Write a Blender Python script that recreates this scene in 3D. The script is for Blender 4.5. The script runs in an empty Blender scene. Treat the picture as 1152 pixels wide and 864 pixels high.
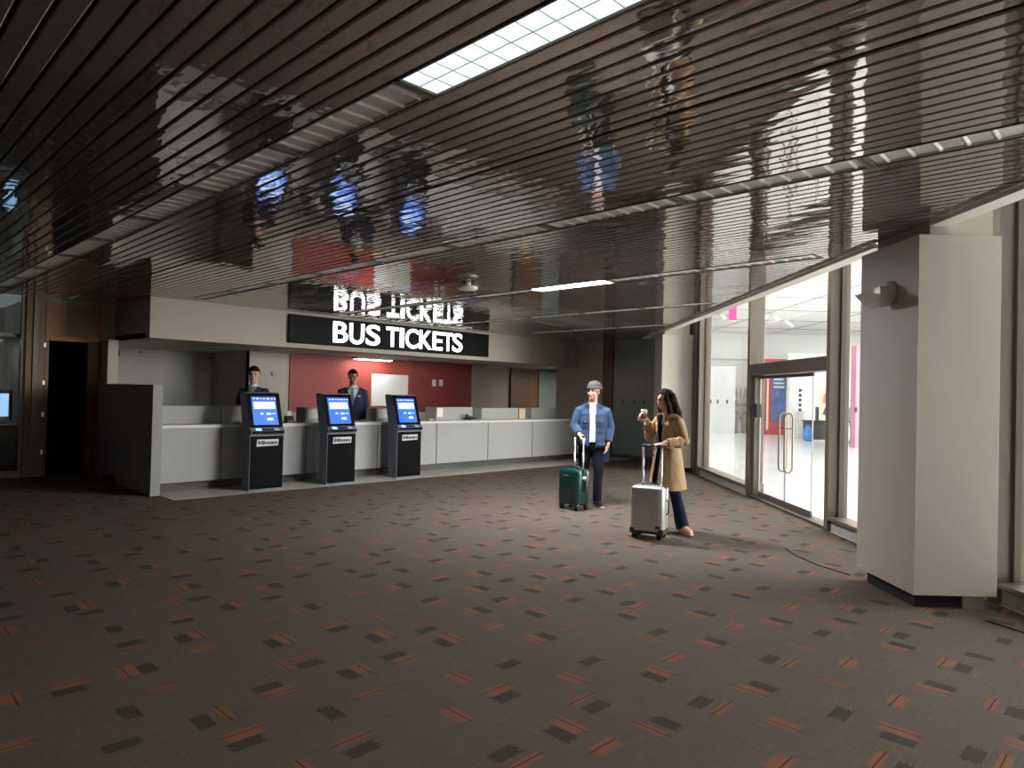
import bpy, bmesh, math, random
from math import sin, cos, pi, radians, sqrt
from mathutils import Vector, Matrix, Quaternion

random.seed(7)
SC = bpy.context.scene
COL = SC.collection
R2 = sqrt(2.0)

# ------------------------------------------------------------------ materials
def new_mat(name):
    m = bpy.data.materials.new(name)
    m.use_nodes = True
    nt = m.node_tree
    return m, nt, nt.nodes['Principled BSDF']

def mat(name, col, rough=0.6, metal=0.0, var=0.06, scale=6.0, bump=0.0, bscale=60.0, spec=0.5, stretch=None, coat=0.0):
    m, nt, b = new_mat(name)
    N, L = nt.nodes.new, nt.links.new
    tc = N('ShaderNodeTexCoord')
    src = tc.outputs['Object']
    if stretch:
        mp = N('ShaderNodeMapping'); mp.inputs['Scale'].default_value = stretch
        L(src, mp.inputs['Vector']); src = mp.outputs['Vector']
    nz = N('ShaderNodeTexNoise'); nz.inputs['Scale'].default_value = scale; nz.inputs['Detail'].default_value = 4
    L(src, nz.inputs['Vector'])
    mx = N('ShaderNodeMix'); mx.data_type = 'RGBA'
    mx.inputs[6].default_value = (*[max(0, c*(1-var)) for c in col], 1)
    mx.inputs[7].default_value = (*[min(1, c*(1+var)) for c in col], 1)
    L(nz.outputs['Fac'], mx.inputs[0]); L(mx.outputs[2], b.inputs['Base Color'])
    b.inputs['Roughness'].default_value = rough
    b.inputs['Metallic'].default_value = metal
    b.inputs['Specular IOR Level'].default_value = spec
    b.inputs['Coat Weight'].default_value = coat
    if bump:
        n2 = N('ShaderNodeTexNoise'); n2.inputs['Scale'].default_value = bscale
        L(src, n2.inputs['Vector'])
        bp = N('ShaderNodeBump'); bp.inputs['Strength'].default_value = bump; bp.inputs['Distance'].default_value = 0.01
        L(n2.outputs['Fac'], bp.inputs['Height']); L(bp.outputs['Normal'], b.inputs['Normal'])
    return m

def emit(name, col, strength):
    m, nt, b = new_mat(name)
    b.inputs['Base Color'].default_value = (*[c*0.5 for c in col], 1)
    b.inputs['Emission Color'].default_value = (*col, 1)
    b.inputs['Emission Strength'].default_value = strength
    b.inputs['Roughness'].default_value = 0.4
    return m

class Nodes:
    """small helper that chains math nodes"""
    def __init__(s, nt): s.nt = nt
    def m(s, op, a, b=None, c=None):
        n = s.nt.nodes.new('ShaderNodeMath'); n.operation = op
        for i, v in enumerate((a, b, c)):
            if v is None: continue
            if isinstance(v, (int, float)): n.inputs[i].default_value = v
            else: s.nt.links.new(v, n.inputs[i])
        return n.outputs[0]
    def mix(s, f, a, b):
        n = s.nt.nodes.new('ShaderNodeMix'); n.data_type = 'RGBA'
        for i, v in ((0, f), (6, a), (7, b)):
            if isinstance(v, tuple): n.inputs[i].default_value = (*v, 1)
            elif isinstance(v, (int, float)): n.inputs[i].default_value = v
            else: s.nt.links.new(v, n.inputs[i])
        return n.outputs[2]

def carpet_material():
    mm, nt, b = new_mat('carpet')
    N, L = nt.nodes.new, nt.links.new
    k = Nodes(nt)
    geo = N('ShaderNodeNewGeometry')
    sp = N('ShaderNodeSeparateXYZ'); L(geo.outputs['Position'], sp.inputs[0])
    X, Y = sp.outputs[0], sp.outputs[1]
    CELL = 0.37
    cx = k.m('FLOOR', k.m('DIVIDE', X, CELL)); cy = k.m('FLOOR', k.m('DIVIDE', Y, CELL))
    fx = k.m('FRACT', k.m('DIVIDE', X, CELL)); fy = k.m('FRACT', k.m('DIVIDE', Y, CELL))
    cb = N('ShaderNodeCombineXYZ'); L(cx, cb.inputs[0]); L(cy, cb.inputs[1])
    wn = N('ShaderNodeTexWhiteNoise'); wn.noise_dimensions = '3D'; L(cb.outputs[0], wn.inputs['Vector'])
    sc_ = N('ShaderNodeSeparateColor'); L(wn.outputs['Color'], sc_.inputs[0])
    r1, r2, r3 = sc_.outputs[0], sc_.outputs[1], sc_.outputs[2]
    cb2 = N('ShaderNodeCombineXYZ'); L(cx, cb2.inputs[0]); L(cy, cb2.inputs[1]); cb2.inputs[2].default_value = 7.3
    wn2 = N('ShaderNodeTexWhiteNoise'); wn2.noise_dimensions = '3D'; L(cb2.outputs[0], wn2.inputs['Vector'])
    s2 = N('ShaderNodeSeparateColor'); L(wn2.outputs['Color'], s2.inputs[0])
    q1, q2, q3 = s2.outputs[0], s2.outputs[1], s2.outputs[2]
    par = k.m('FLOORED_MODULO', k.m('ADD', cx, cy), 2.0)       # quarter-turn pile direction
    def sel(a, bb):  # par ? bb : a
        return k.m('ADD', k.m('MULTIPLY', a, k.m('SUBTRACT', 1.0, par)), k.m('MULTIPLY', bb, par))
    u = k.m('MULTIPLY', sel(fx, fy), CELL)
    v = k.m('MULTIPLY', sel(fy, fx), CELL)
    # woven pile edges wander a little
    nz = N('ShaderNodeTexNoise'); nz.inputs['Scale'].default_value = 90; nz.inputs['Detail'].default_value = 2
    L(geo.outputs['Position'], nz.inputs['Vector'])
    wob = k.m('MULTIPLY', k.m('SUBTRACT', nz.outputs['Fac'], 0.5), 0.03)
    u0 = k.m('ADD', 0.02, k.m('MULTIPLY', r1, 0.16))
    v0 = k.m('ADD', 0.02, k.m('MULTIPLY', r2, 0.17))
    cbs = N('ShaderNodeCombineXYZ')
    L(k.m('MULTIPLY', sel(X, Y), 6.0), cbs.inputs[0]); L(k.m('MULTIPLY', sel(Y, X), 110.0), cbs.inputs[1]); L(k.m('MULTIPLY', par, 17.0), cbs.inputs[2])
    st = N('ShaderNodeTexNoise'); st.inputs['Scale'].default_value = 1.0; st.inputs['Detail'].default_value = 3; L(cbs.outputs[0], st.inputs['Vector'])
    fringe = k.m('MULTIPLY', k.m('SUBTRACT', st.outputs['Fac'], 0.5), 0.11)
    du = k.m('ADD', k.m('ADD', k.m('SUBTRACT', u, u0), wob), fringe)
    dv = k.m('SUBTRACT', v, v0)
    def rng(x, a, bb):
        return k.m('MULTIPLY', k.m('GREATER_THAN', x, a), k.m('LESS_THAN', x, bb))
    flip = k.m('GREATER_THAN', r3, 0.5)
    dvf = k.m('ADD', k.m('MULTIPLY', dv, k.m('SUBTRACT', 1.0, flip)), k.m('MULTIPLY', k.m('SUBTRACT', 0.17, dv), flip))
    hasO = k.m('LESS_THAN', q1, 0.88)
    hasD = k.m('GREATER_THAN', q2, 0.22)
    thin = k.m('GREATER_THAN', q3, 0.7)
    o_hi = k.m('SUBTRACT', 0.085, k.m('MULTIPLY', thin, 0.035))
    orange = k.m('MULTIPLY', k.m('MULTIPLY', rng(du, 0.0, 0.155), k.m('MULTIPLY', k.m('GREATER_THAN', dvf, 0.0), k.m('LESS_THAN', dvf, o_hi))), hasO)
    stripe = k.m('MULTIPLY', rng(du, -0.03, 0.17), rng(dvf, 0.026, 0.033))
    stripe = k.m('MULTIPLY', stripe, hasO)
    dark = k.m('MULTIPLY', k.m('MULTIPLY', rng(du, -0.02, 0.125), rng(dvf, 0.09, 0.17)), hasD)
    bl = N('ShaderNodeTexNoise'); bl.inputs['Scale'].default_value = 2.6; bl.inputs['Detail'].default_value = 2; L(geo.outputs['Position'], bl.inputs['Vector'])
    base = k.mix(st.outputs['Fac'], CARP_A, CARP_B)
    base = k.mix(k.m('MULTIPLY', bl.outputs['Fac'], 0.55), base, CARP_C)
    tan = k.m('MULTIPLY', k.m('GREATER_THAN', st.outputs['Fac'], 0.63), 0.5)
    base = k.mix(tan, base, CARP_T)
    dk = k.m('MULTIPLY', dark, k.m('ADD', 0.30, k.m('MULTIPLY', st.outputs['Fac'], 0.75)))
    c = k.mix(dk, base, (0.026, 0.023, 0.020))
    oc = k.mix(st.outputs['Fac'], (0.165, 0.064, 0.041), (0.26, 0.106, 0.067))
    c = k.mix(k.m('MULTIPLY', orange, 0.92), c, oc)
    c = k.mix(k.m('MULTIPLY', stripe, 0.85), c, (0.03, 0.016, 0.012))
    L(c, b.inputs['Base Color'])
    b.inputs['Roughness'].default_value = 0.95
    b.inputs['Specular IOR Level'].default_value = 0.15
    fz = N('ShaderNodeTexNoise'); fz.inputs['Scale'].default_value = 420; L(geo.outputs['Position'], fz.inputs['Vector'])
    bp = N('ShaderNodeBump'); bp.inputs['Strength'].default_value = 0.35; bp.inputs['Distance'].default_value = 0.004
    L(fz.outputs['Fac'], bp.inputs['Height']); L(bp.outputs['Normal'], b.inputs['Normal'])
    return mm

CARP_A = (0.066, 0.053, 0.042)
CARP_B = (0.160, 0.128, 0.102)
CARP_C = (0.074, 0.066, 0.058)
CARP_T = (0.16, 0.095, 0.055)

def slat_material():
    m, nt, b = new_mat('ceiling_slat_metal')
    N, L = nt.nodes.new, nt.links.new
    geo = N('ShaderNodeNewGeometry')
    mp = N('ShaderNodeMapping'); mp.inputs['Scale'].default_value = (11.0, 3.2, 1.0)
    L(geo.outputs['Position'], mp.inputs['Vector'])
    nz = N('ShaderNodeTexNoise'); nz.inputs['Scale'].default_value = 1.0; nz.inputs['Detail'].default_value = 1.5
    L(mp.outputs['Vector'], nz.inputs['Vector'])
    bp = N('ShaderNodeBump'); bp.inputs['Strength'].default_value = 0.6; bp.inputs['Distance'].default_value = 0.0042
    mp2 = N('ShaderNodeMapping'); mp2.inputs['Scale'].default_value = (9.0, 8.5, 1.0); L(geo.outputs['Position'], mp2.inputs['Vector'])
    n2 = N('ShaderNodeTexNoise'); n2.inputs['Scale'].default_value = 1.0; n2.inputs['Detail'].default_value = 1.0; L(mp2.outputs['Vector'], n2.inputs['Vector'])
    kk = Nodes(nt)
    L(kk.m('ADD', nz.outputs['Fac'], kk.m('MULTIPLY', n2.outputs['Fac'], 0.45)), bp.inputs['Height']); L(bp.outputs['Normal'], b.inputs['Normal'])
    b.inputs['Base Color'].default_value = (0.41, 0.383, 0.370, 1)
    b.inputs['Roughness'].default_value = 0.035
    b.inputs['Metallic'].default_value = 0.76
    b.inputs['IOR'].default_value = 2.3
    b.inputs['Specular IOR Level'].default_value = 0.5
    return m

def glass_material(name, tint=(0.96, 0.98, 0.97), refl=0.06):
    m = bpy.data.materials.new(name); m.use_nodes = True
    nt = m.node_tree; nt.nodes.clear()
    N, L = nt.nodes.new, nt.links.new
    out = N('ShaderNodeOutputMaterial'); mx = N('ShaderNodeMixShader')
    tr = N('ShaderNodeBsdfTransparent'); tr.inputs['Color'].default_value = (*tint, 1)
    gl = N('ShaderNodeBsdfGlossy'); gl.inputs['Roughness'].default_value = 0.02
    lw = N('ShaderNodeLayerWeight'); k = Nodes(nt)
    fac = k.m('ADD', 0.02, k.m('MULTIPLY', 0.45, k.m('POWER', lw.outputs['Facing'], 5.0)))
    L(fac, mx.inputs[0]); L(tr.outputs[0], mx.inputs[1]); L(gl.outputs[0], mx.inputs[2])
    L(mx.outputs[0], out.inputs['Surface'])
    return m

M = {}
M['carpet'] = carpet_material()
M['slat'] = slat_material()
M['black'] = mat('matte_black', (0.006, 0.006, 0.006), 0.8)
M['beige'] = mat('beige_paint', (0.50, 0.46, 0.40), 0.75, var=0.03, bump=0.05, bscale=200)
M['edge_trim'] = mat('edge_trim_paint', (0.80, 0.75, 0.68), 0.6, var=0.02)
M['fascia'] = mat('fascia_paint', (0.47, 0.43, 0.37), 0.7, var=0.03, bump=0.05, bscale=200)
M['column'] = mat('column_laminate', (0.48, 0.45, 0.39), 0.6, var=0.02)
M['grey_wall'] = mat('grey_wall_paint', (0.44, 0.42, 0.39), 0.8, var=0.04)
M['tile'] = mat('grey_floor_tile', (0.40, 0.37, 0.33), 0.45, var=0.08, scale=3)
M['red_wall'] = mat('red_wall_paint', (0.30, 0.029, 0.018), 0.55, var=0.06)
M['red_panel'] = mat('deep_red_panel', (0.21, 0.019, 0.013), 0.45, var=0.08)
M['white_board'] = mat('whiteboard', (0.66, 0.64, 0.60), 0.5, var=0.02)
M['laminate'] = mat('grey_laminate', (0.31, 0.305, 0.30), 0.5, var=0.03)
M['laminate_dark'] = mat('dark_laminate', (0.16, 0.16, 0.165), 0.55, var=0.04)
M['screen_shaded'] = mat('shaded_screen_panel', (0.22, 0.22, 0.225), 0.55, var=0.04)  # side returns of the counter screens, their shade put into a darker grey
M['partition'] = mat('partition_laminate', (0.26, 0.26, 0.27), 0.6, var=0.04)
M['worktop'] = mat('white_worktop', (0.56, 0.545, 0.53), 0.35, var=0.02)
M['toe'] = mat('toe_kick', (0.05, 0.05, 0.05), 0.5)
M['soffit'] = mat('soffit_panel', (0.62, 0.62, 0.62), 0.6, var=0.03)
M['wood'] = mat('brown_wood', (0.15, 0.075, 0.030), 0.45, var=0.35, scale=4, stretch=(2, 2, 0.35))
M['wood_panel'] = mat('orange_wood_panel', (0.30, 0.13, 0.035), 0.45, var=0.3, scale=4, stretch=(0.35, 2, 2))
M['bronze'] = mat('bronze_aluminium', (0.17, 0.146, 0.12), 0.38, metal=0.55, var=0.05, stretch=(30, 30, 0.5))
M['bronze_dark'] = mat('dark_bronze', (0.11, 0.095, 0.08), 0.4, metal=0.5, var=0.06)
M['brass'] = mat('satin_brass', (0.27, 0.205, 0.13), 0.4, metal=0.6)
M['steel'] = mat('satin_steel', (0.62, 0.62, 0.62), 0.3, metal=0.9)
M['glass'] = glass_material('clear_glass')
M['glass_dim'] = glass_material('tinted_glass', (0.75, 0.78, 0.76))
M['green_glass'] = mat('green_backpainted_glass', (0.20, 0.245, 0.225), 0.25, var=0.05)
M['stone'] = mat('rough_stone', (0.34, 0.33, 0.32), 0.8, var=0.5, scale=40, bump=0.4, bscale=60)
M['mall_floor'] = mat('polished_terrazzo', (0.74, 0.74, 0.74), 0.16, var=0.04, scale=30)
M['mall_wall'] = mat('white_mall_wall', (0.78, 0.78, 0.775), 0.7, var=0.01)
M['mall_ceiling'] = mat('white_mall_ceiling', (0.90, 0.90, 0.89), 0.8, var=0.01)
M['mall_grey'] = mat('pale_grey_panel', (0.70, 0.71, 0.71), 0.6, var=0.02)
M['joint'] = mat('joint_line', (0.30, 0.30, 0.30), 0.8)
M['red_sign'] = mat('red_sign_panel', (0.60, 0.115, 0.10), 0.5, var=0.03)  # red washed out, haze of the glass put into the colour
M['pink'] = mat('pink_panel', (0.62, 0.29, 0.38), 0.5, var=0.03)  # pink paled likewise, taking in the haze of the glass
M['magenta'] = mat('magenta_banner', (0.74, 0.012, 0.18), 0.6, var=0.04)
M['poster_blue'] = mat('blue_poster', (0.13, 0.22, 0.45), 0.4, var=0.7, scale=5)
M['poster_cream'] = mat('cream_poster', (0.75, 0.66, 0.52), 0.6, var=0.08)
M['white_ink'] = mat('white_print', (0.85, 0.85, 0.85), 0.6)
M['dark_ink'] = mat('dark_print', (0.05, 0.045, 0.05), 0.6)
M['terracotta'] = mat('terracotta_print', (0.60, 0.24, 0.15), 0.6)
M['charcoal'] = mat('charcoal_plastic', (0.03, 0.03, 0.035), 0.45)
M['blue_bag'] = mat('blue_plastic_bag', (0.06, 0.22, 0.62), 0.4, var=0.2)
M['statue'] = mat('grey_statue', (0.36, 0.35, 0.35), 0.55, var=0.15, scale=10)
M['louver'] = mat('louver_metal', (0.62, 0.61, 0.59), 0.45, metal=0.0, var=0.18, scale=14)
M['louver_blade'] = mat('louver_blade', (0.66, 0.645, 0.62), 0.35, var=0.05)
M['fixture_frame'] = mat('fixture_frame', (0.10, 0.09, 0.08), 0.4)
M['lit'] = emit('lit_diffuser', (0.90, 1.0, 0.97), 0.60)
M['lit_cell'] = emit('lit_diffuser_cell', (0.84, 1.0, 0.96), 0.45)
M['lit_tube'] = emit('lit_tube', (0.95, 0.97, 1.0), 22.0)
M['lit_tube_strong'] = emit('lit_tube_strong', (0.97, 0.97, 1.0), 165.0)
M['grid_line'] = mat('diffuser_grid', (0.45, 0.55, 0.52), 0.5)
M['sign_black'] = mat('sign_black', (0.005, 0.005, 0.006), 0.55, spec=0.12)
M['letter'] = emit('lit_letter', (1.0, 1.0, 0.98), 2.2)
M['white_plastic'] = mat('white_plastic', (0.66, 0.65, 0.62), 0.45, var=0.02)
M['kiosk_side'] = mat('kiosk_navy_metal', (0.12, 0.14, 0.19), 0.4, var=0.05)
M['kiosk_front'] = mat('kiosk_black_gloss', (0.002, 0.002, 0.0025), 0.5, spec=0.06)
M['screen'] = emit('kiosk_screen_blue', (0.007, 0.098, 0.56), 0.85)
M['screen_dark'] = emit('kiosk_screen_header', (0.005, 0.062, 0.42), 0.85)
M['screen_white'] = emit('kiosk_screen_white', (0.55, 0.70, 0.92), 0.75)
M['screen_light'] = emit('kiosk_screen_light', (0.35, 0.60, 1.0), 1.0)
M['plate'] = mat('silver_plate', (0.55, 0.56, 0.58), 0.4)
M['paper'] = mat('paper', (0.78, 0.77, 0.75), 0.8)
M['cardboard'] = mat('tan_board', (0.60, 0.45, 0.29), 0.8)
M['skin_light'] = mat('skin_light', (0.66, 0.39, 0.29), 0.5, var=0.05)
M['skin_mid'] = mat('skin_mid', (0.52, 0.28, 0.19), 0.5, var=0.05)
M['lips'] = mat('lips', (0.42, 0.13, 0.11), 0.5)
M['eye'] = mat('eye', (0.03, 0.02, 0.018), 0.25)
M['hair'] = mat('dark_hair', (0.012, 0.008, 0.0065), 0.7, spec=0.12, var=0.5, scale=40, bump=0.5, bscale=90, stretch=(1, 1, 0.2))
M['denim'] = mat('denim', (0.022, 0.049, 0.105), 0.85, var=0.35, scale=14, bump=0.5, bscale=30)
M['denim_seam'] = mat('denim_seam', (0.025, 0.055, 0.12), 0.85)
M['tee'] = mat('white_tee', (0.72, 0.72, 0.73), 0.85, bump=0.2, bscale=20)
M['navy_cloth'] = mat('navy_trousers', (0.006, 0.007, 0.016), 0.9, var=0.2, spec=0.2, bump=0.25, bscale=18)
M['jeans'] = mat('dark_jeans', (0.008, 0.014, 0.036), 0.9, var=0.25, spec=0.2, bump=0.25, bscale=18)
M['suit'] = mat('navy_suit', (0.014, 0.022, 0.055), 0.8, var=0.2, bump=0.2, bscale=18)
M['trench'] = mat('beige_trench', (0.34, 0.215, 0.115), 0.8, var=0.12, scale=8, bump=0.45, bscale=14)
M['trench_dark'] = mat('trench_belt', (0.27, 0.165, 0.085), 0.8, var=0.1)
M['button'] = mat('brown_button', (0.10, 0.05, 0.025), 0.4)
M['black_top'] = mat('black_top', (0.014, 0.011, 0.012), 0.85)
M['knit'] = mat('grey_knit', (0.060, 0.052, 0.047), 0.95, var=0.4, scale=60, bump=0.9, bscale=110)
M['shoe_black'] = mat('black_shoe', (0.006, 0.006, 0.007), 0.5, spec=0.3)
M['shoe_white'] = mat('shoe_white', (0.6, 0.6, 0.6), 0.6)
M['shoe_tan'] = mat('tan_shoe', (0.62, 0.43, 0.26), 0.5)
M['cup'] = mat('cup_sleeve', (0.36, 0.12, 0.065), 0.7)
M['cup_white'] = mat('cup_white', (0.78, 0.74, 0.70), 0.5)
M['green_case'] = mat('dark_green_shell', (0.004, 0.034, 0.031), 0.24, var=0.1, coat=0.3)
M['silver_case'] = mat('silver_shell', (0.58, 0.58, 0.60), 0.34, metal=0.55, var=0.04)
M['grey_jacket'] = mat('grey_jacket', (0.32, 0.32, 0.33), 0.85)
M['tie'] = mat('tie', (0.16, 0.18, 0.26), 0.6, var=0.5, scale=60)

# ------------------------------------------------------------------ mesh helpers
class MB:
    def __init__(s): s.bm = bmesh.new()
    def box(s, x0, x1, y0, y1, z0, z1, mi=0, bevel=0.0):
        v = [s.bm.verts.new(p) for p in ((x0,y0,z0),(x1,y0,z0),(x1,y1,z0),(x0,y1,z0),(x0,y0,z1),(x1,y0,z1),(x1,y1,z1),(x0,y1,z1))]
        fs = [s.bm.faces.new([v[i] for i in f]) for f in ((3,2,1,0),(4,5,6,7),(0,1,5,4),(1,2,6,5),(2,3,7,6),(3,0,4,7))]
        for f in fs: f.material_index = mi
        if bevel > 0:
            es = list({e for f in fs for e in f.edges})
            bmesh.ops.bevel(s.bm, geom=es, offset=bevel, segments=2, affect='EDGES', profile=0.6)
        return s
    def prism(s, poly, axis, a, b, mi=0):
        """polygon in the two other axes (in cyclic order) extruded along axis from a to b"""
        def P(p, t):
            return {'x': (t, p[0], p[1]), 'y': (p[0], t, p[1]), 'z': (p[0], p[1], t)}[axis]
        A = [s.bm.verts.new(P(p, a)) for p in poly]; B = [s.bm.verts.new(P(p, b)) for p in poly]
        n = len(poly); fs = [s.bm.faces.new(A), s.bm.faces.new(B[::-1])]
        for i in range(n):
            j = (i+1) % n
            fs.append(s.bm.faces.new((A[i], B[i], B[j], A[j])))
        for f in fs: f.material_index = mi
        bmesh.ops.recalc_face_normals(s.bm, faces=fs)
        return s
    def quad(s, pts, mi=0):
        f = s.bm.faces.new([s.bm.verts.new(p) for p in pts]); f.material_index = mi
        return s
    def tube(s, pts, r, n=10, mi=0, closed=False):
        pts = [Vector(p) for p in pts]; rings = []
        m = len(pts)
        ref = Vector((0.13, 0.37, 0.92))
        for i, p in enumerate(pts):
            if closed: t = pts[(i+1) % m]-pts[(i-1) % m]
            else: t = pts[min(i+1, m-1)]-pts[max(i-1, 0)]
            t.normalize()
            if i == 0: a = (ref - t*ref.dot(t)).normalized()
            else:
                a = (a - t*a.dot(t)).normalized()
            b = t.cross(a)
            rr = r[i] if isinstance(r, (list, tuple)) else r
            rings.append([s.bm.verts.new(p + (a*cos(2*pi*k/n) + b*sin(2*pi*k/n))*rr) for k in range(n)])
        fs = []
        for i in range(m if closed else m-1):
            A, B = rings[i], rings[(i+1) % m]
            for k in range(n):
                fs.append(s.bm.faces.new((A[k], A[(k+1) % n], B[(k+1) % n], B[k])))
        if not closed:
            fs.append(s.bm.faces.new(rings[0][::-1])); fs.append(s.bm.faces.new(rings[-1]))
        for f in fs: f.material_index = mi; f.smooth = True
        return s
    def lathe(s, prof, c=(0, 0, 0), n=24, mi=0, axis='z'):
        rings = []
        for r, z in prof:
            rg = []
            for k in range(n):
                a = 2*pi*k/n
                p = {'z': (r*cos(a), r*sin(a), z), 'y': (r*cos(a), z, r*sin(a)), 'x': (z, r*cos(a), r*sin(a))}[axis]
                rg.append(s.bm.verts.new(Vector(c)+Vector(p)))
            rings.append(rg)
        fs = []
        for A, B in zip(rings, rings[1:]):
            for k in range(n):
                fs.append(s.bm.faces.new((A[k], A[(k+1) % n], B[(k+1) % n], B[k])))
        fs.append(s.bm.faces.new(rings[0][::-1])); fs.append(s.bm.faces.new(rings[-1]))
        for f in fs: f.material_index = mi; f.smooth = True
        bmesh.ops.recalc_face_normals(s.bm, faces=fs)
        return s
    def ell(s, c, r, axes=None, n=16):
        """ellipsoid; axes = (ax, ay, az) unit vectors"""
        g = bmesh.ops.create_uvsphere(s.bm, u_segments=n, v_segments=max(8, n//2+2), radius=1.0)
        ax = axes or (Vector((1,0,0)), Vector((0,1,0)), Vector((0,0,1)))
        c = Vector(c)
        for v in g['verts']:
            p = v.co.copy()
            v.co = c + ax[0]*p.x*r[0] + ax[1]*p.y*r[1] + ax[2]*p.z*r[2]
        for f in {f for v in g['verts'] for f in v.link_faces}: f.smooth = True
        return s
    def loft(s, pts, radii, lat=Vector((1, 0, 0)), n=32, round0=True, round1=True):
        """organic limb: elliptical rings; radii = (across lat, across the other way)"""
        pts = [Vector(p) for p in pts]
        m = len(pts)
        tans = []
        for i in range(m):
            t = pts[min(i+1, m-1)]-pts[max(i-1, 0)]
            tans.append(t.normalized())
        P, Rr, T = list(pts), [(r if isinstance(r, tuple) else (r, r)) for r in radii], list(tans)
        def cap(p, r, t, sgn):
            k = min(r)
            return [(p + t*sgn*k*0.45, (r[0]*0.86, r[1]*0.86)), (p + t*sgn*k*0.75, (r[0]*0.58, r[1]*0.58)), (p + t*sgn*k*0.9, (r[0]*0.2, r[1]*0.2))]
        if round0:
            for q, r in cap(P[0], Rr[0], T[0], -1): P.insert(0, q); Rr.insert(0, r); T.insert(0, T[0])
        if round1:
            for q, r in cap(P[-1], Rr[-1], T[-1], 1): P.append(q); Rr.append(r); T.append(T[-1])
        rings = []
        for p, r, t in zip(P, Rr, T):
            a = lat - t*lat.dot(t)
            if a.length < 1e-3: a = Vector((0, 1, 0)) - t*t.y
            a.normalize(); b = t.cross(a)
            rings.append([s.bm.verts.new(p + a*cos(2*pi*k/n)*r[0] + b*sin(2*pi*k/n)*r[1]) for k in range(n)])
        fs = []
        for A, B in zip(rings, rings[1:]):
            for k in range(n):
                fs.append(s.bm.faces.new((A[k], A[(k+1) % n], B[(k+1) % n], B[k])))
        fs.append(s.bm.faces.new(rings[0][::-1])); fs.append(s.bm.faces.new(rings[-1]))
        for f in fs: f.smooth = True
        return s
    def xform(s, mtx):
        bmesh.ops.transform(s.bm, matrix=mtx, verts=s.bm.verts); return s
    def build(s, name, mats, parent=None, smooth=False):
        me = bpy.data.meshes.new(name)
        s.bm.normal_update(); s.bm.to_mesh(me); s.bm.free()
        return link(name, me, mats, parent, smooth)

def link(name, me, mats, parent=None, smooth=False):
    if not isinstance(mats, (list, tuple)): mats = [mats]
    me.materials.clear()
    for m in mats: me.materials.append(m)
    if smooth:
        for p in me.polygons: p.use_smooth = True
    o = bpy.data.objects.new(name, me); COL.objects.link(o)
    if parent: o.parent = parent
    return o

def tag(o, label, cat, group=None):
    o['label'] = label; o['category'] = cat
    if group: o['group'] = group
    return o
def thing(name, label, cat, loc=(0, 0, 0), rz=0.0, group=None):
    o = bpy.data.objects.new(name, None); COL.objects.link(o)
    o.empty_display_size = 0.1
    o.location = loc; o.rotation_euler = (0, 0, rz)
    return tag(o, label, cat, group)
def struct(o):
    o['kind'] = 'structure'; return o
def struct_root(name, loc=(0, 0, 0), rz=0.0):
    o = bpy.data.objects.new(name, None); COL.objects.link(o); o.location = loc; o.rotation_euler = (0, 0, rz)
    return struct(o)
def dup(root, label=None, loc=None, rz=None, group=None, cat=None):
    r = root.copy(); COL.objects.link(r)
    if loc is not None: r.location = loc
    if rz is not None: r.rotation_euler = (0, 0, rz)
    if label: r['label'] = label
    if group: r['group'] = group
    for ch in list(root.children):
        c = ch.copy(); COL.objects.link(c); c.parent = r
        for g in list(ch.children):
            d = g.copy(); COL.objects.link(d); d.parent = c
    return r

def remesh(mb, voxel, smooth=4, factor=0.5):
    me = bpy.data.meshes.new('tmp'); mb.bm.to_mesh(me); mb.bm.free()
    o = bpy.data.objects.new('tmp', me); COL.objects.link(o)
    m = o.modifiers.new('r', 'REMESH'); m.mode = 'VOXEL'; m.voxel_size = voxel; m.use_smooth_shade = True
    if smooth:
        sm = o.modifiers.new('s', 'SMOOTH'); sm.iterations = smooth; sm.factor = factor
    dg = bpy.context.evaluated_depsgraph_get()
    ev = o.evaluated_get(dg)
    out = bpy.data.meshes.new_from_object(ev)
    bpy.data.objects.remove(o); bpy.data.meshes.remove(me)
    for p in out.polygons: p.use_smooth = True
    return out

from mathutils import noise as mnoise
def wrinkle(me, amp, sx=9.0, sz=16.0, seed=0.0):
    """cloth folds: push the surface in and out by soft noise"""
    vs = me.vertices; nr = [v.normal.copy() for v in vs]
    for v, nn in zip(vs, nr):
        p = Vector((v.co.x*sx+seed, v.co.y*sx, v.co.z*sz))
        h = mnoise.noise(p) + 0.5*mnoise.noise(p*2.1)
        v.co += nn*amp*h
    return me

def cut_faces(me, test):
    bm = bmesh.new(); bm.from_mesh(me)
    dele = [f for f in bm.faces if test(f.calc_center_median(), f.normal)]
    bmesh.ops.delete(bm, geom=dele, context='FACES')
    bm.to_mesh(me); bm.free()
    return me

# building frame: X along the counter, Y along the ceiling slats.
# The glass wall runs at 45 degrees: p = distance to its side, a = distance along it.
def GA(p, a, z=0.0): return Vector(((a+p)/R2, (a-p)/R2, z))
RZ = -pi/4          # an object with this rotation has local x = p, local y = a
def groot(name): return struct_root(name, (0, 0, 0), RZ)

CEIL = 2.84
# ------------------------------------------------------------------ floor, walls, ceiling
def poly_obj(name, pts, z0, z1, m):
    mb = MB(); mb.prism(pts, 'z', z0, z1); return struct(mb.build(name, m))
def gp(p, a): v = GA(p, a); return (v.x, v.y)
poly_obj('floor', [(-4, -4), gp(3.72, -1.5), gp(3.72, 15.9), (15.6, 10.0), (15.6, 15.6), (-4, 15.6)], -0.12, 0.0, M['carpet'])
poly_obj('floor_tiles', [(3.29, 9.39), (13.68, 9.39), (13.68, 10.9), (3.29, 10.9)], 0.0, 0.004, M['tile'])
poly_obj('floor_mall', [gp(3.74, -3), gp(20, -3), gp(20, 33), gp(3.74, 33)], -0.12, 0.0, M['mall_floor'])

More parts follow.
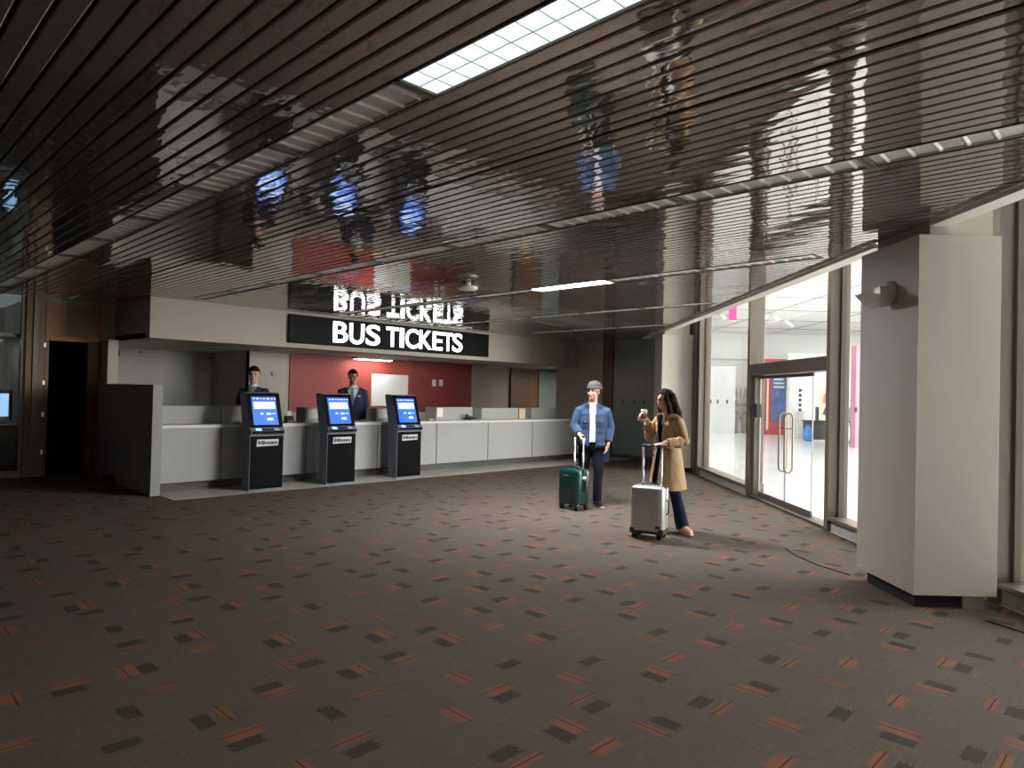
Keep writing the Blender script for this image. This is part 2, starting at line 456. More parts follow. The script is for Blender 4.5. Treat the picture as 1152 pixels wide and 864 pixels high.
# fascia above the counter, soffit, back walls
mb = MB(); mb.box(3.53, 13.69, 11.27, 11.45, 2.21, CEIL+0.02); struct(mb.build('wall_fascia', M['fascia']))
mb = MB(); mb.box(3.53, 3.70, 11.46, 13.3, 2.21, CEIL+0.02); mb.box(3.31, 3.529, 13.0, 13.3, 2.21, CEIL+0.02); struct(mb.build('wall_fascia_side', M['fascia']))
sof = struct(MB().box(3.53, 15.6, 11.46, 15.2, 2.215, 2.30).build('ceiling_soffit', M['soffit']))
mb = MB()
for i in range(1, 10): mb.box(3.6+i*1.2, 3.612+i*1.2, 11.5, 15.0, 2.208, 2.214)
for j in range(1, 3): mb.box(3.7, 15.5, 11.46+j*1.2, 11.472+j*1.2, 2.208, 2.214)
mb.build('panel_joints', M['joint'], sof)
struct(MB().box(3.4, 6.03, 15.0, 15.15, 0, 2.21).build('wall_recess', M['grey_wall']))
struct(MB().box(3.30, 3.45, 12.5, 15.0, 0, 2.21).build('wall_recess_side', M['beige']))
struct(MB().box(6.02, 6.17, 13.32, 15.0, 0, 2.21).build('wall_recess_return', M['grey_wall']))
bw = struct(MB().box(6.02, 15.6, 13.3, 13.45, 0, 2.21).build('wall_back', M['beige']))
MB().box(6.87, 10.02, 13.27, 13.299, 0.98, 2.21).build('red_panel', M['red_wall'], bw)
MB().box(10.03, 11.36, 13.27, 13.299, 0.98, 2.21).build('red_panel', M['red_panel'], bw)
MB().box(11.365, 11.93, 13.27, 13.299, 0.98, 2.21).build('red_panel', M['red_panel'], bw)
tag(MB().box(8.86, 9.88, 13.245, 13.268, 1.13, 1.86, bevel=0.004).build('mounted_whiteboard', M['white_board']), 'blank off-white board hung on the red wall behind the counter', 'whiteboard')
sw = thing('wall_switch', 'left white switch plate of the pair on the dark red panel', 'switch', (10.68, 13.268, 1.70), group='switch plates')
MB().box(-0.06, 0.06, -0.012, 0, -0.08, 0.08, bevel=0.004).build('plate', M['white_plastic'], sw)
MB().box(-0.02, 0.02, -0.018, -0.012, -0.03, 0.03).build('rocker', M['plate'], sw)
dup(sw, 'right white switch plate of the pair on the dark red panel', (10.90, 13.268, 1.71))
w = MB(); w.lathe([(0.055, 0), (0.055, -0.02), (0.03, -0.03)], (6.53, 13.3, 1.78), 16, axis='y')
tag(w.build('wall_thermostat', M['grey_wall']), 'small round grey wall device left of the red wall', 'thermostat')
# things on the recess wall
t = thing('wall_speaker', 'small black box high on the recess wall at its far left end', 'speaker', (4.09, 14.99, 2.10))
MB().box(-0.05, 0.05, -0.08, 0, -0.06, 0.06, bevel=0.01).build('case', M['charcoal'], t)
MB().box(-0.04, 0.04, -0.083, -0.08, -0.05, 0.05).build('grille', M['black'], t)
w = MB(); w.lathe([(0.02, 0), (0.02, -0.02), (0.01, -0.03)], (4.54, 14.999, 2.14), 12, axis='y')
tag(w.build('wall_hook', M['charcoal']), 'tiny dark fitting on the recess wall right of the small black box', 'fitting')
t = thing('wall_clock', 'small square thermostat high on the recess wall near its inner corner', 'thermostat', (6.0-0.14, 14.99, 2.09))
MB().box(-0.07, 0.07, -0.03, 0, -0.07, 0.07, bevel=0.01).build('case', M['grey_wall'], t)
MB().box(0.015, 0.05, -0.034, -0.03, -0.03, 0.03).build('dial', M['dark_ink'], t)
t.name = 'mounted_thermostat'

# lamp under the soffit in front of the red wall
t = thing('ceiling_lamp', 'slim lit lamp under the soffit against the red wall', 'lamp', (8.73, 13.02, 2.213))
MB().box(-0.48, 0.48, -0.08, 0.08, -0.05, 0.0, bevel=0.01).build('housing', M['white_plastic'], t)
MB().box(-0.46, 0.46, -0.065, 0.065, -0.058, -0.051).build('diffuser', M['lit_tube'], t)

# right end: doors seen behind the counter
d = struct_root('door_2', (0, 0, 0))
MB().box(13.40, 14.46, 13.25, 13.299, 0.0, 2.16).build('leaf', M['wood'], d)
MB().box(13.36, 13.40, 13.23, 13.299, 0.0, 2.19).build('jamb', M['bronze_dark'], d)
MB().lathe([(0.02, 0), (0.02, -0.05), (0.03, -0.06), (0.03, -0.09)], (13.50, 13.25, 1.05), 14, axis='y').build('handle', M['steel'], d)
d = struct_root('door_3', (0, 0, 0))
MB().box(14.5, 15.45, 13.26, 13.299, 0.0, 2.13).build('leaf', M['green_glass'], d)
MB().box(14.46, 14.5, 13.23, 13.299, 0.0, 2.16).build('jamb', M['bronze_dark'], d)
MB().box(14.46, 15.5, 13.23, 13.299, 2.135, 2.19).build('head', M['bronze_dark'], d)
struct(MB().box(15.5, 15.65, 11.0, 13.3, 0, 2.21).build('wall_staff_room', M['grey_wall']))

# far right wall (runs along Y)
struct(MB().box(13.7, 13.85, 10.36, 11.9, 0, CEIL+0.02).build('wall_right', M['beige']))
struct(MB().box(13.66, 13.85, 10.05, 10.355, 0, CEIL+0.02).build('trim_1', M['bronze_dark']))
struct(MB().box(13.72, 13.85, 7.6, 10.045, 0, CEIL+0.02).build('wall_right_base', M['bronze_dark']))
gg = struct(MB().box(13.69, 13.719, 8.75, 10.04, 0.085, CEIL).build('wall_green_glass', M['green_glass']))
struct(MB().box(13.66, 13.719, 8.30, 8.745, 0, CEIL).build('trim_2', M['bronze_dark']))
struct(MB().box(13.66, 13.719, 8.75, 10.04, 0.0, 0.083).build('baseboard_right', M['bronze_dark']))
for y in (9.75, 9.42, 9.14):
    MB().box(13.68, 13.69, y-0.022, y+0.022, 1.31, 1.39, bevel=0.003).build('door_pull', M['charcoal'], gg)
# stub at the end of the fascia
struct(MB().box(13.45, 13.69, 11.20, 11.265, 2.21, 2.72).build('trim_3', M['fascia']))

# left wall with window, door opening and wooden header
lw = struct(MB().box(-4, -1.0, 13.0, 13.15, 0, CEIL+0.02).build('wall_left', M['wood']))
struct(MB().box(2.27, 2.52, 12.93, 13.15, 0, CEIL+0.02).build('trim_4', M['wood']))
struct(MB().box(2.36, 2.42, 12.90, 12.929, 0, CEIL).build('trim_5', M['bronze_dark']))
dr = struct_root('door_4')
MB().box(2.53, 2.58, 12.95, 13.12, 0, 2.16).build('jamb', M['wood'], dr)
MB().box(3.12, 3.29, 12.93, 13.12, 0, 2.16).build('jamb', M['wood'], dr)
MB().box(2.53, 3.29, 12.94, 13.12, 2.165, 2.77).build('header_panel', M['wood_panel'], dr)
for z in (0.35, 0.95, 1.45, 2.05): MB().box(2.50, 2.53, 12.915, 12.95, z, z+0.07).build('hinge', M['steel'], dr)
struct(MB().box(2.52, 3.30, 12.95, 13.15, 2.775, CEIL+0.02).build('trim_6', M['bronze_dark']))
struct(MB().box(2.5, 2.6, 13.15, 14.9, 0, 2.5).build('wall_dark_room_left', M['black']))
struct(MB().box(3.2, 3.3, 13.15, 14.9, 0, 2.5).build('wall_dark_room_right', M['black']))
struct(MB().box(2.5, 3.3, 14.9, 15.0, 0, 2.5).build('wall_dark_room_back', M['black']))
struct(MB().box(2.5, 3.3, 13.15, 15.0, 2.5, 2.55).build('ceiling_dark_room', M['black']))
w1 = struct_root('window_5')
MB().box(-0.95, 2.22, 13.05, 13.06, 0.10, CEIL).build('pane', M['glass_dim'], w1)
mb = MB(); mb.box(-1.0, -0.95, 12.98, 13.12, 0, CEIL); mb.box(2.22, 2.27, 12.98, 13.12, 0, CEIL); mb.box(-0.95, 2.22, 12.98, 13.12, 0, 0.10)
mb.build('frame', M['bronze_dark'], w1)
# the room behind that window
struct(MB().box(-1.4, 2.4, 15.4, 15.5, 0, 2.84).build('wall_office', M['grey_wall']))
struct(MB().box(2.36, 2.46, 13.2, 15.4, 0, 2.84).build('wall_office_side', M['grey_wall']))
struct(MB().box(-1.4, 2.4, 13.2, 15.5, 2.2, 2.25).build('ceiling_office', M['slat']))
t = thing('office_counter', 'pale topped counter behind the dim window at far left', 'counter', (1.4, 13.9, 0))
MB().box(-1.2, 0.9, -0.28, 0.28, 0, 0.74).build('body', M['laminate_dark'], t)
MB().box(-1.25, 0.95, -0.34, 0.34, 0.74, 0.79, bevel=0.008).build('worktop', M['worktop'], t)
t = thing('mounted_notice', 'small red notice on the wall behind the dim far left window', 'notice', (2.05, 15.39, 1.32))
MB().box(-0.10, 0.10, -0.01, 0, -0.09, 0.09).build('sheet', M['terracotta'], t)
mb = MB(); mb.box(-0.07, 0.07, -0.013, -0.0105, 0.02, 0.05); mb.build('print', M['dark_ink'], t)
t = thing('office_monitor', 'narrow blue lit screen on the counter behind the dim left window', 'screen', (2.18, 14.0, 0.791))
MB().box(-0.11, 0.11, -0.02, 0.02, 0.06, 0.56, bevel=0.006).build('case', M['charcoal'], t)
MB().box(-0.03, 0.03, -0.03, 0.03, 0.0, 0.06).build('stand', M['charcoal'], t)
MB().box(-0.06, 0.06, -0.024, -0.0205, 0.12, 0.50).build('screen', M['screen_light'], t)
t = thing('office_downlight', 'lit round downlight behind the dim window at far left', 'lamp', (1.9, 14.3, 2.199))
MB().lathe([(0.09, 0), (0.09, -0.012), (0.075, -0.015)], (0, 0, 0), 20).build('ring', M['white_plastic'], t)
MB().lathe([(0.07, -0.0155), (0.06, -0.022)], (0, 0, 0), 20).build('lens', M['lit_tube'], t)

# unseen sides of the hall behind the camera
struct(MB().box(-4.15, -4, -4, 15.6, 0, 3.0).build('wall_far_left', M['wood']))
struct(MB().box(-4, 2.0, -4.15, -4, 0, 3.0).build('wall_rear', M['grey_wall']))

# ---- slatted ceiling
rows = [(1.722, 1.945), (3.985, 4.215), (6.405, 6.635), (8.755, 8.985), (11.01, 11.24)]
EDGE = 3.09*R2
mb = MB(); rnd = random.Random(3)
def slat(x0, x1, lo=-4, hi=None):
    y1 = 13.0 if x1 < 3.53 else 11.27
    ya, yb = max(lo, x0-EDGE), max(lo, x1-EDGE)
    if hi is not None: y1 = hi
    if max(ya, yb) >= y1: return
    t = rnd.uniform(-1, 1)*0.0005; dz = rnd.uniform(0, 0.0006)
    prof = [(x0, 0.022), (x0, 0.007), (x0+0.002, 0.003), (x0+0.007, 0), (x1-0.007, t), (x1-0.002, 0.003+t), (x1, 0.007+t), (x1, 0.022)]
    A = [mb.bm.verts.new((x, ya + (yb-ya)*(x-x0)/(x1-x0), CEIL+z+dz)) for x, z in prof]
    B = [mb.bm.verts.new((x, y1, CEIL+z+dz)) for x, z in prof]
    for i in range(len(prof)-1):
        mb.bm.faces.new((A[i], A[i+1], B[i+1], B[i]))
edges = [-4.0] + [e for r in rows for e in r] + [13.69]
for i in range(0, len(edges), 2):
    a, b = edges[i], edges[i+1]
    n = round((b-a)/(0.097 if i < 4 else 0.092)); p = (b-a)/n
    for j in range(n):
        g0 = 0.0068
        x0, x1 = a+j*p+g0, a+(j+1)*p-g0
        if i == 2 and j == 8: x1 -= 0.016
        slat(x0, x1)
for (xa, xb), segs in zip(rows, ([(-4, 1.26)], [(-4, 0.1), (10.9, 11.27)], [(-4, 2.46), (10.87, 11.27)], [(-4, 4.8), (10.8, 11.27)], [(-4, 6.9), (10.5, 11.27)])):
    for sa, sb in segs:
        for j in range(2):
            x0 = xa+j*(xb-xa)/2+0.0065; x1 = xa+(j+1)*(xb-xa)/2-0.0065
            slat(x0, x1, sa, sb)
ce = mb.build('ceiling', M['slat']); struct(ce)
for f in ce.data.polygons: f.use_smooth = False
mb = MB(); mb.prism([(-4, -4), (EDGE-4, -4), (13.7, 13.7-EDGE), (13.7, 13.0), (-4, 13.0)], 'z', 2.93, 2.96)
mb.build('plenum', M['black'], ce)
# pale edge trim of the ceiling, then the raised strip up to the glass
tr = groot('trim_7')
MB().box(3.075, 3.22, 5.78, 15.6, 2.80, 2.836).build('strip', M['edge_trim'], tr)
MB().box(3.075, 3.22, -2, 5.02, 2.80, 2.836).build('strip', M['edge_trim'], tr)
tr = groot('ceiling_raised')
MB().box(3.13, 4.1, -2, 16, 3.42, 3.5).build('panel', M['beige'], tr)
MB().box(3.09, 3.13, -2, 16, 2.875, 3.5).build('upstand', M['beige'], tr)

# ---- light fixtures set into the slats
FL = 1.2
def make_unlit():
    t = thing('ceiling_light', 'x', 'ceiling light')
    mb = MB(); h = FL/2-0.004; wd = 0.112
    mb.box(-wd, wd, -h, -h+0.022, -0.004, 0.06); mb.box(-wd, wd, h-0.022, h, -0.004, 0.06)
    mb.box(-wd, -wd+0.010, -h, h, -0.004, 0.06); mb.box(wd-0.010, wd, -h, h, -0.004, 0.06)
    mb.build('frame', M['fixture_frame'], t)
    mb = MB(); mb.box(-wd+0.01, wd-0.01, -h+0.02, h-0.02, 0.013, 0.06); mb.build('reflector', M['louver'], t)
    mb = MB()
    for k in range(9):
        y = -h+0.08+k*(2*h-0.16)/8
        mb.prism([(y-0.004, 0.004), (y+0.004, 0.004), (y+0.016, 0.0135), (y-0.016, 0.0135)], 'x', -wd+0.012, wd-0.012)
    for x in (-wd+0.012, wd-0.022):
        mb.prism([(x, 0.004), (x+0.008, 0.004), (x+0.012, 0.0135), (x-0.001, 0.0135)], 'y', -h+0.024, h-0.024)
    mb.build('louver', M['louver_blade'], t)
    return t
proto = make_unlit(); used = [False]
ordn = ['first', 'second', 'third', 'fourth', 'fifth', 'sixth', 'seventh', 'eighth', 'ninth', 'tenth', 'eleventh', 'twelfth']
def unlit(x, y, label, group):
    if not used[0]:
        used[0] = True; proto.location = (x, y, CEIL); proto['label'] = label; proto['group'] = group
    else: dup(proto, label, (x, y, CEIL), group=group)
x = (1.722+1.945)/2
for k in range(9):
    unlit(x, 3.06+k*1.2, f'unlit louvred light, {ordn[k]} from the big lit panel in the left ceiling row', 'unlit lights in the left ceiling row')
x = (3.985+4.215)/2
for k in range(9):
    unlit(x, 0.70+k*1.2 + 0.0, f'unlit louvred light, {ordn[k]} from the right end of the long middle ceiling row', 'unlit lights in the middle ceiling row')
x = (6.405+6.635)/2
for k in range(1): unlit(x, 3.06+k*0, 'unlit louvred light at the window end of the row with the small lit tube', 'unlit lights in the row with the lit tube')
unlit(x, 4.27, 'unlit louvred light just right of the small lit tube fixture', 'unlit lights in the row with the lit tube')
for k in range(4): unlit(x, 6.67+k*1.2, f'unlit louvred light, {ordn[k]} to the left of the small lit tube fixture', 'unlit lights in the row with the lit tube')
x = (8.755+8.985)/2
for k in range(5): unlit(x, 5.4+k*1.2, f'unlit louvred light, {ordn[k]} from the right in the second row from the fascia', 'unlit lights in the second row from the fascia')
x = (11.01+11.24)/2
for k in range(3): unlit(x, 7.5+k*1.2, f'unlit louvred light, {ordn[k]} from the right in the short row nearest the fascia', 'unlit lights in the row nearest the fascia')
# lit panel with a grid of square cells
t = thing('ceiling_light', 'big bright lit ceiling panel with square cells, nearest the viewer', 'ceiling light', ((1.722+1.945)/2, 1.86, CEIL))
h = FL/2-0.004; wd = 0.112
mb = MB(); mb.box(-wd, wd, -h, -h+0.022, -0.004, 0.06); mb.box(-wd, wd, h-0.022, h, -0.004, 0.06); mb.box(-wd, -wd+0.010, -h, h, -0.004, 0.06); mb.box(wd-0.010, wd, -h, h, -0.004, 0.06)
mb.build('frame', M['fixture_frame'], t)
mb = MB()
ny = 10; cw = (2*wd-0.024)/2; cl = (2*h-0.048)/ny
for i in range(2):
    for j in range(ny):
        x0, y0 = -wd+0.012+i*cw, -h+0.024+j*cl
        c = (x0+cw/2, y0+cl/2, 0.03)
        q = [(x0+0.001, y0+0.001, 0.004), (x0+cw-0.001, y0+0.001, 0.004), (x0+cw-0.001, y0+cl-0.001, 0.004), (x0+0.001, y0+cl-0.001, 0.004)]
        vc = mb.bm.verts.new(c); vs = [mb.bm.verts.new(p) for p in q]
        for e in range(4):
            f = mb.bm.faces.new((vs[(e+1) % 4], vs[e], vc)); f.material_index = 1 if e in (1, 2) else 0
mb.build('diffuser', [M['lit'], M['lit_cell']], t)
mb = MB()
mb.box(-0.0012, 0.0012, -h+0.024, h-0.024, 0.000, 0.004)
for j in range(1, ny): y = -h+0.024+j*cl; mb.box(-wd+0.012, wd-0.012, y-0.0012, y+0.0012, 0.000, 0.004)
mb.build('grid', M['grid_line'], t)
# lit tube fixture in the third row
t = thing('ceiling_light', 'small bright lit tube fixture in the ceiling near the sign', 'ceiling light', ((6.405+6.635)/2, 5.47, CEIL))
mb = MB(); mb.box(-wd, wd, -h, -h+0.022, -0.004, 0.06); mb.box(-wd, wd, h-0.022, h, -0.004, 0.06); mb.box(-wd, -wd+0.010, -h, h, -0.004, 0.06); mb.box(wd-0.010, wd, -h, h, -0.004, 0.06)
mb.build('frame', M['fixture_frame'], t)
MB().box(-wd+0.012, wd-0.012, -h+0.024, h-0.024, 0.004, 0.02).build('diffuser', M['lit_tube_strong'], t)
# round white detector
t = thing('smoke_detector', 'round white detector hanging from the slatted ceiling above the sign', 'smoke detector', (5.55, 6.30, CEIL))
MB().lathe([(0.05, 0.0), (0.05, -0.045)], (0, 0, 0), 20).build('neck', M['white_plastic'], t)
MB().lathe([(0.10, -0.046), (0.135, -0.055), (0.135, -0.075), (0.10, -0.095), (0.04, -0.103)], (0, 0, 0), 28).build('dome', M['white_plastic'], t)

# ------------------------------------------------------------------ BUS TICKETS sign
t = thing('sign', 'wide black BUS TICKETS sign with glowing white letters on the fascia', 'sign', (8.17, 11.269, 2.545))
MB().box(-2.40, 2.40, -0.06, 0, -0.255, 0.25, bevel=0.006).build('panel', M['sign_black'], t)
def letter_mesh(ch, x0, x1, z0, z1, y, bold):
    cu = bpy.data.curves.new('txt', 'FONT'); cu.body = ch; cu.size = 1.0; cu.offset = bold; cu.extrude = 0.0; cu.resolution_u = 6
    o = bpy.data.objects.new('txt', cu); COL.objects.link(o)
    dg = bpy.context.evaluated_depsgraph_get()
    me = bpy.data.meshes.new_from_object(o.evaluated_get(dg))
    bpy.data.objects.remove(o); bpy.data.curves.remove(cu)
    xs = [v.co.x for v in me.vertices]; ys = [v.co.y for v in me.vertices]
    a, b, c, d = min(xs), max(xs), min(ys), max(ys)
    bm = bmesh.new(); bm.from_mesh(me); bpy.data.meshes.remove(me)
    for v in bm.verts:
        px, py = v.co.x, v.co.y
        v.co = (x0+(px-a)/(b-a)*(x1-x0), 0, z0+(py-c)/(d-c)*(z1-z0))
    fs = list(bm.faces)
    r = bmesh.ops.extrude_face_region(bm, geom=fs)
    for g in r['geom']:
        if isinstance(g, bmesh.types.BMVert): g.co.y = -0.012
    bmesh.ops.translate(bm, verts=bm.verts, vec=(0, y, 0))
    bmesh.ops.recalc_face_normals(bm, faces=bm.faces)
    out = bpy.data.meshes.new('letter'); bm.to_mesh(out); bm.free()
    return out
LET = [('B', 6.64, 6.96), ('U', 6.995, 7.325), ('S', 7.37, 7.70), ('T', 7.845, 8.15), ('I', 8.185, 8.285), ('C', 8.325, 8.655), ('K', 8.69, 9.02), ('E', 9.045, 9.315), ('T', 9.335, 9.60), ('S', 9.60, 9.885)]
K = (9.775-6.63)/(9.885-6.64)
for ch, a, b in LET:
    a, b = 6.63+(a-6.64)*K, 6.63+(b-6.64)*K
    lo, hi = (-0.190, 0.197) if ch not in 'SCU' else (-0.196 if ch != 'U' else -0.196, 0.203 if ch != 'U' else 0.197)
    me = letter_mesh(ch, a-8.17, b-8.17, lo, hi, -0.061, 0.016)
    link('letter', me, M['letter'], t)

# ------------------------------------------------------------------ counter
YC = 10.09
pw = struct(MB().box(3.16, 3.285, 9.88, 12.49, 0, 1.495, bevel=0.004).build('wall_partition', M['partition']))
t = thing('outlet_box', 'small black box on the floor against the grey partition', 'outlet', (3.10, 11.55, 0))
MB().box(-0.05, 0.05, -0.09, 0.09, 0, 0.13, bevel=0.008).build('case', M['charcoal'], t)
MB().box(-0.053, -0.05, -0.05, 0.05, 0.03, 0.10).build('cover', M['black'], t)
XS = [3.30, 4.178, 5.536, 6.90, 8.222, 9.556, 10.871, 12.2, 13.68]
CL = ['grey counter cabinet at the left end beside the grey partition',
      'grey counter cabinet partly hidden behind the leftmost ticket kiosk',
      'grey counter cabinet between the leftmost and the middle ticket kiosk',
      'grey counter cabinet right behind the middle ticket kiosk',
      'grey counter cabinet partly hidden behind the rightmost ticket kiosk',
      'pale grey counter cabinet, first one right of the three kiosks',
      'pale grey counter cabinet, second one right of the three kiosks',
      'pale grey counter cabinet half crossed by a shadow left of the green suitcase']
CL.append('grey counter cabinet at the right end behind the man in denim')
for i in range(8):
    x0, x1 = XS[i], XS[i+1]
    lab = CL[i]
    t = thing('counter_cabinet', lab, 'cabinet', ((x0+x1)/2, YC, 0.004), group='counter cabinets')
    hw = (x1-x0)/2
    MB().box(-hw+0.002, hw-0.002, 0.022, 0.62, 0.13, 0.885).build('body', M['laminate_dark'], t)
    MB().box(-hw+0.009, hw-0.009, 0.0, 0.021, 0.128, 0.885, bevel=0.003).build('front_panel', M['laminate'], t)
    MB().box(-hw+0.002, hw-0.002, 0.10, 0.60, 0.0, 0.129).build('toe_kick', M['toe'], t)
tag(MB().box(3.29, 13.68, 10.06, 10.74, 0.89, 0.938, bevel=0.004).build('worktop', M['worktop']), 'long white worktop running the whole length of the ticket counter', 'worktop')
WT = 0.9385
# low screens on the counter: front panel plus a side return running back
def hutch(x0, xc, x1, label, zt=1.185, paper=None, y=10.40):
    t = thing('counter_screen', label, 'screen', (xc, y, WT), group='screens standing on the counter')
    h = zt-WT
    if x1 - xc > 0.02: MB().box(0.0, x1-xc, 0.0, 0.02, 0, h, bevel=0.002).build('front_panel', M['laminate'], t)
    if xc - x0 > 0.02:
        dx = (xc-x0)
        MB().prism([(-0.001, 0.0), (-0.001, 0.022), (-dx*0.6, dx*1.0+0.02), (-dx*0.6-0.02, dx*1.0)], 'z', 0, h).build('side_panel', M['screen_shaded'], t)
    if paper:
        for (a, b, c, d_) in paper:
            MB().box(a, b, -0.004, -0.0005, c, d_).build('notice', M['paper'], t)
    return t
hutch(3.31, 3.31, 4.29, 'low grey counter screen at the left end by the partition', 1.20)
hutch(4.30, 4.30, 5.05, 'low grey counter screen in front of the left agent', 1.20)
hutch(5.55, 5.68, 6.55, 'grey counter screen with a paper notice left of the middle kiosk', 1.18, [(0.05, 0.30, 0.06, 0.22)])
hutch(6.92, 7.06, 7.70, 'grey counter screen with a notice behind the rightmost kiosk', 1.165, [(0.03, 0.28, 0.05, 0.22)])
hutch(8.27, 8.45, 9.39, 'grey counter screen with papers and a phone at its right end', 1.19, [(0.02, 0.16, 0.06, 0.23)])
hutch(9.42, 9.65, 10.73, 'wide blank pale screen left of the tan box on the counter', 1.175)
hutch(11.01, 11.16, 12.0, 'blank pale counter screen right of the tan box', 1.18)
tag(MB().box(10.79, 10.985, 10.42, 10.60, WT, 1.165, bevel=0.004).build('tan_box', M['cardboard']), 'upright tan box standing between two pale counter screens', 'box')
# phone by the papers screen
t = thing('desk_phone', 'black desk phone on the counter by the screen with papers', 'phone', (9.24, 10.27, WT))
MB().prism([(-0.08, 0.0), (0.08, 0.0), (0.08, 0.07), (-0.08, 0.025)], 'x', -0.08, 0.08).build('base', M['charcoal'], t)
mb = MB(); mb.tube([(-0.09, -0.05, 0.06), (-0.09, -0.03, 0.085), (-0.09, 0.03, 0.10), (-0.09, 0.06, 0.085)], [0.022, 0.014, 0.014, 0.022], 10)
mb.build('handset', M['charcoal'], t)
# monitor, stand and small goods on the counter
t = thing('counter_display', 'thin dark monitor seen edge-on right of the rightmost kiosk', 'monitor', (7.98, 10.36, WT), 0.9)
MB().box(-0.16, 0.16, -0.012, 0.012, 0.06, 0.27, bevel=0.004).build('panel', M['charcoal'], t)
MB().box(-0.02, 0.02, -0.01, 0.02, 0.008, 0.06).build('neck', M['charcoal'], t)
MB().box(-0.09, 0.09, -0.06, 0.07, 0.0, 0.008).build('base', M['charcoal'], t)
t = thing('desk_tray', 'low dark tray with papers on the counter right of the rightmost kiosk', 'tray', (8.17, 10.22, WT))
MB().box(-0.08, 0.08, -0.06, 0.06, 0.0, 0.018, bevel=0.004).build('tray', M['charcoal'], t)
MB().box(-0.06, 0.06, -0.045, 0.045, 0.019, 0.03).build('papers', M['paper'], t)
t = thing('receipt_printer', 'small black device on the counter right of the leftmost kiosk', 'printer', (5.30, 10.22, WT))
MB().prism([(-0.06, 0.0), (0.06, 0.0), (0.06, 0.11), (-0.02, 0.11), (-0.06, 0.05)], 'x', -0.06, 0.06).build('body', M['charcoal'], t)
MB().box(-0.035, 0.035, -0.005, 0.0, 0.112, 0.19).build('receipt', M['paper'], t)
t = thing('pen_tray', 'little dark pen holder on the left end of the counter', 'pen holder', (4.46, 10.22, WT))
MB().box(-0.05, 0.05, -0.03, 0.03, 0.0, 0.02, bevel=0.004).build('tray', M['charcoal'], t)
MB().tube([(-0.05, 0, 0.028), (0.05, 0.004, 0.034)], 0.005, 8).build('pen', M['dark_ink'], t)

# ------------------------------------------------------------------ ticket kiosks
def make_kiosk(label):
    t = thing('ticket_kiosk', label, 'kiosk', group='ticket kiosks')
    W = 0.255
    # side profile in (y, z); front faces -y
    prof = [(0.0, 0.0), (0.0, 0.80), (-0.035, 0.825), (-0.035, 0.86), (0.02, 0.90), (0.185, 1.405), (0.215, 1.418), (0.36, 1.418), (0.385, 1.40), (0.255, 0.86), (0.23, 0.78), (0.23, 0.0)]
    MB().prism(prof, 'x', -W, W).build('body', M['kiosk_side'], t)
    MB().box(-W+0.008, W-0.004, -0.006, -0.0005, 0.02, 0.785, bevel=0.002).build('front_panel', M['kiosk_front'], t)
    # tilted head panel, frame with axes along the slope
    y0, z0, y1, z1 = 0.02, 0.90, 0.185, 1.405
    ln = sqrt((y1-y0)**2+(z1-z0)**2); ey, ez = (y1-y0)/ln, (z1-z0)/ln
    def onslope(u0, u1, s0, s1, d0, d1, name, m, par):
        mb = MB(); mb.box(u0, u1, -d1, -d0, s0, s1)
        for v in mb.bm.verts:
            x, d, s = v.co
            v.co = (x, y0 + ey*s + ez*d, z0 + ez*s - ey*d)
        return mb.build(name, m, par)
    onslope(-W+0.004, W-0.004, 0.005, ln-0.004, 0.0005, 0.008, 'bezel', M['kiosk_front'], t)
    s = onslope(-0.19, 0.185, 0.045, 0.475, 0.0085, 0.011, 'screen', M['screen'], t)
    onslope(-0.19, 0.185, 0.415, 0.475, 0.0115, 0.0125, 'header', M['screen_dark'], s)
    xs = -0.165
    for wdt in (0.03, 0.045, 0.02, 0.028, 0.05, 0.03, 0.025):
        onslope(xs, xs+wdt, 0.432, 0.452, 0.013, 0.0135, 'header_text', M['screen_white'], s); xs += wdt+0.02
    onslope(-0.165, 0.165, 0.285, 0.395, 0.0115, 0.0125, 'text_box', M['screen_white'], s)
    for (a, b, c, d_) in ((-0.075, -0.03, 0.20, 0.225), (0.015, 0.085, 0.195, 0.225), (0.105, 0.155, 0.205, 0.22), (0.02, 0.11, 0.11, 0.15)):
        onslope(a, b, c, d_, 0.0115, 0.0125, 'button', M['screen_white'] if c < 0.15 else M['screen_light'], s)
    # reader strip under the screen
    MB().prism([(-0.042, 0.826), (-0.036, 0.826), (-0.036, 0.858), (-0.042, 0.858)], 'x', -W+0.01, W-0.01).build('ledge', M['kiosk_front'], t)
    def strip(u0, u1, w0, w1, name, m, d=0.004):
        mb = MB(); mb.box(u0, u1, -d, 0, w0, w1)
        ax, az = -0.035, 0.86; bx, bz = 0.02, 0.90; l2 = sqrt((bx-ax)**2+(bz-az)**2); py, pz = (bx-ax)/l2, (bz-az)/l2
        for v in mb.bm.verts:
            x, dd, w_ = v.co
            v.co = (x, ax+py*w_ + pz*dd, az+pz*w_ - py*dd)
        mb.build(name, m, t)
    strip(-0.175, -0.095, 0.008, 0.058, 'card_reader', M['screen_light'])
    strip(0.11, 0.18, 0.008, 0.058, 'scanner', M['plate'])
    strip(-0.07, 0.09, 0.012, 0.05, 'ticket_slot', M['black'])
    pl = MB().prism([(-0.16, 0.635), (0.165, 0.645), (0.172, 0.735), (-0.153, 0.735)], 'y', -0.012, -0.0065).build('name_plate', M['plate'], t)
    xs = -0.14
    for k, wdt in enumerate((0.03, 0.014, 0.045, 0.016, 0.03, 0.02, 0.038, 0.018, 0.025)):
        MB().box(xs, xs+wdt, -0.0145, -0.0125, 0.662, 0.715 if k < 3 else 0.705).build('print', M['dark_ink'], pl); xs += wdt+0.007
    return t
k0 = make_kiosk('leftmost black ticket kiosk with a blue screen, in front of the left agent')
k0.location = (4.62, 9.555, 0.0045)
dup(k0, 'middle black ticket kiosk with a blue screen, beside the agent in the suit', (5.835, 9.52, 0.0045))
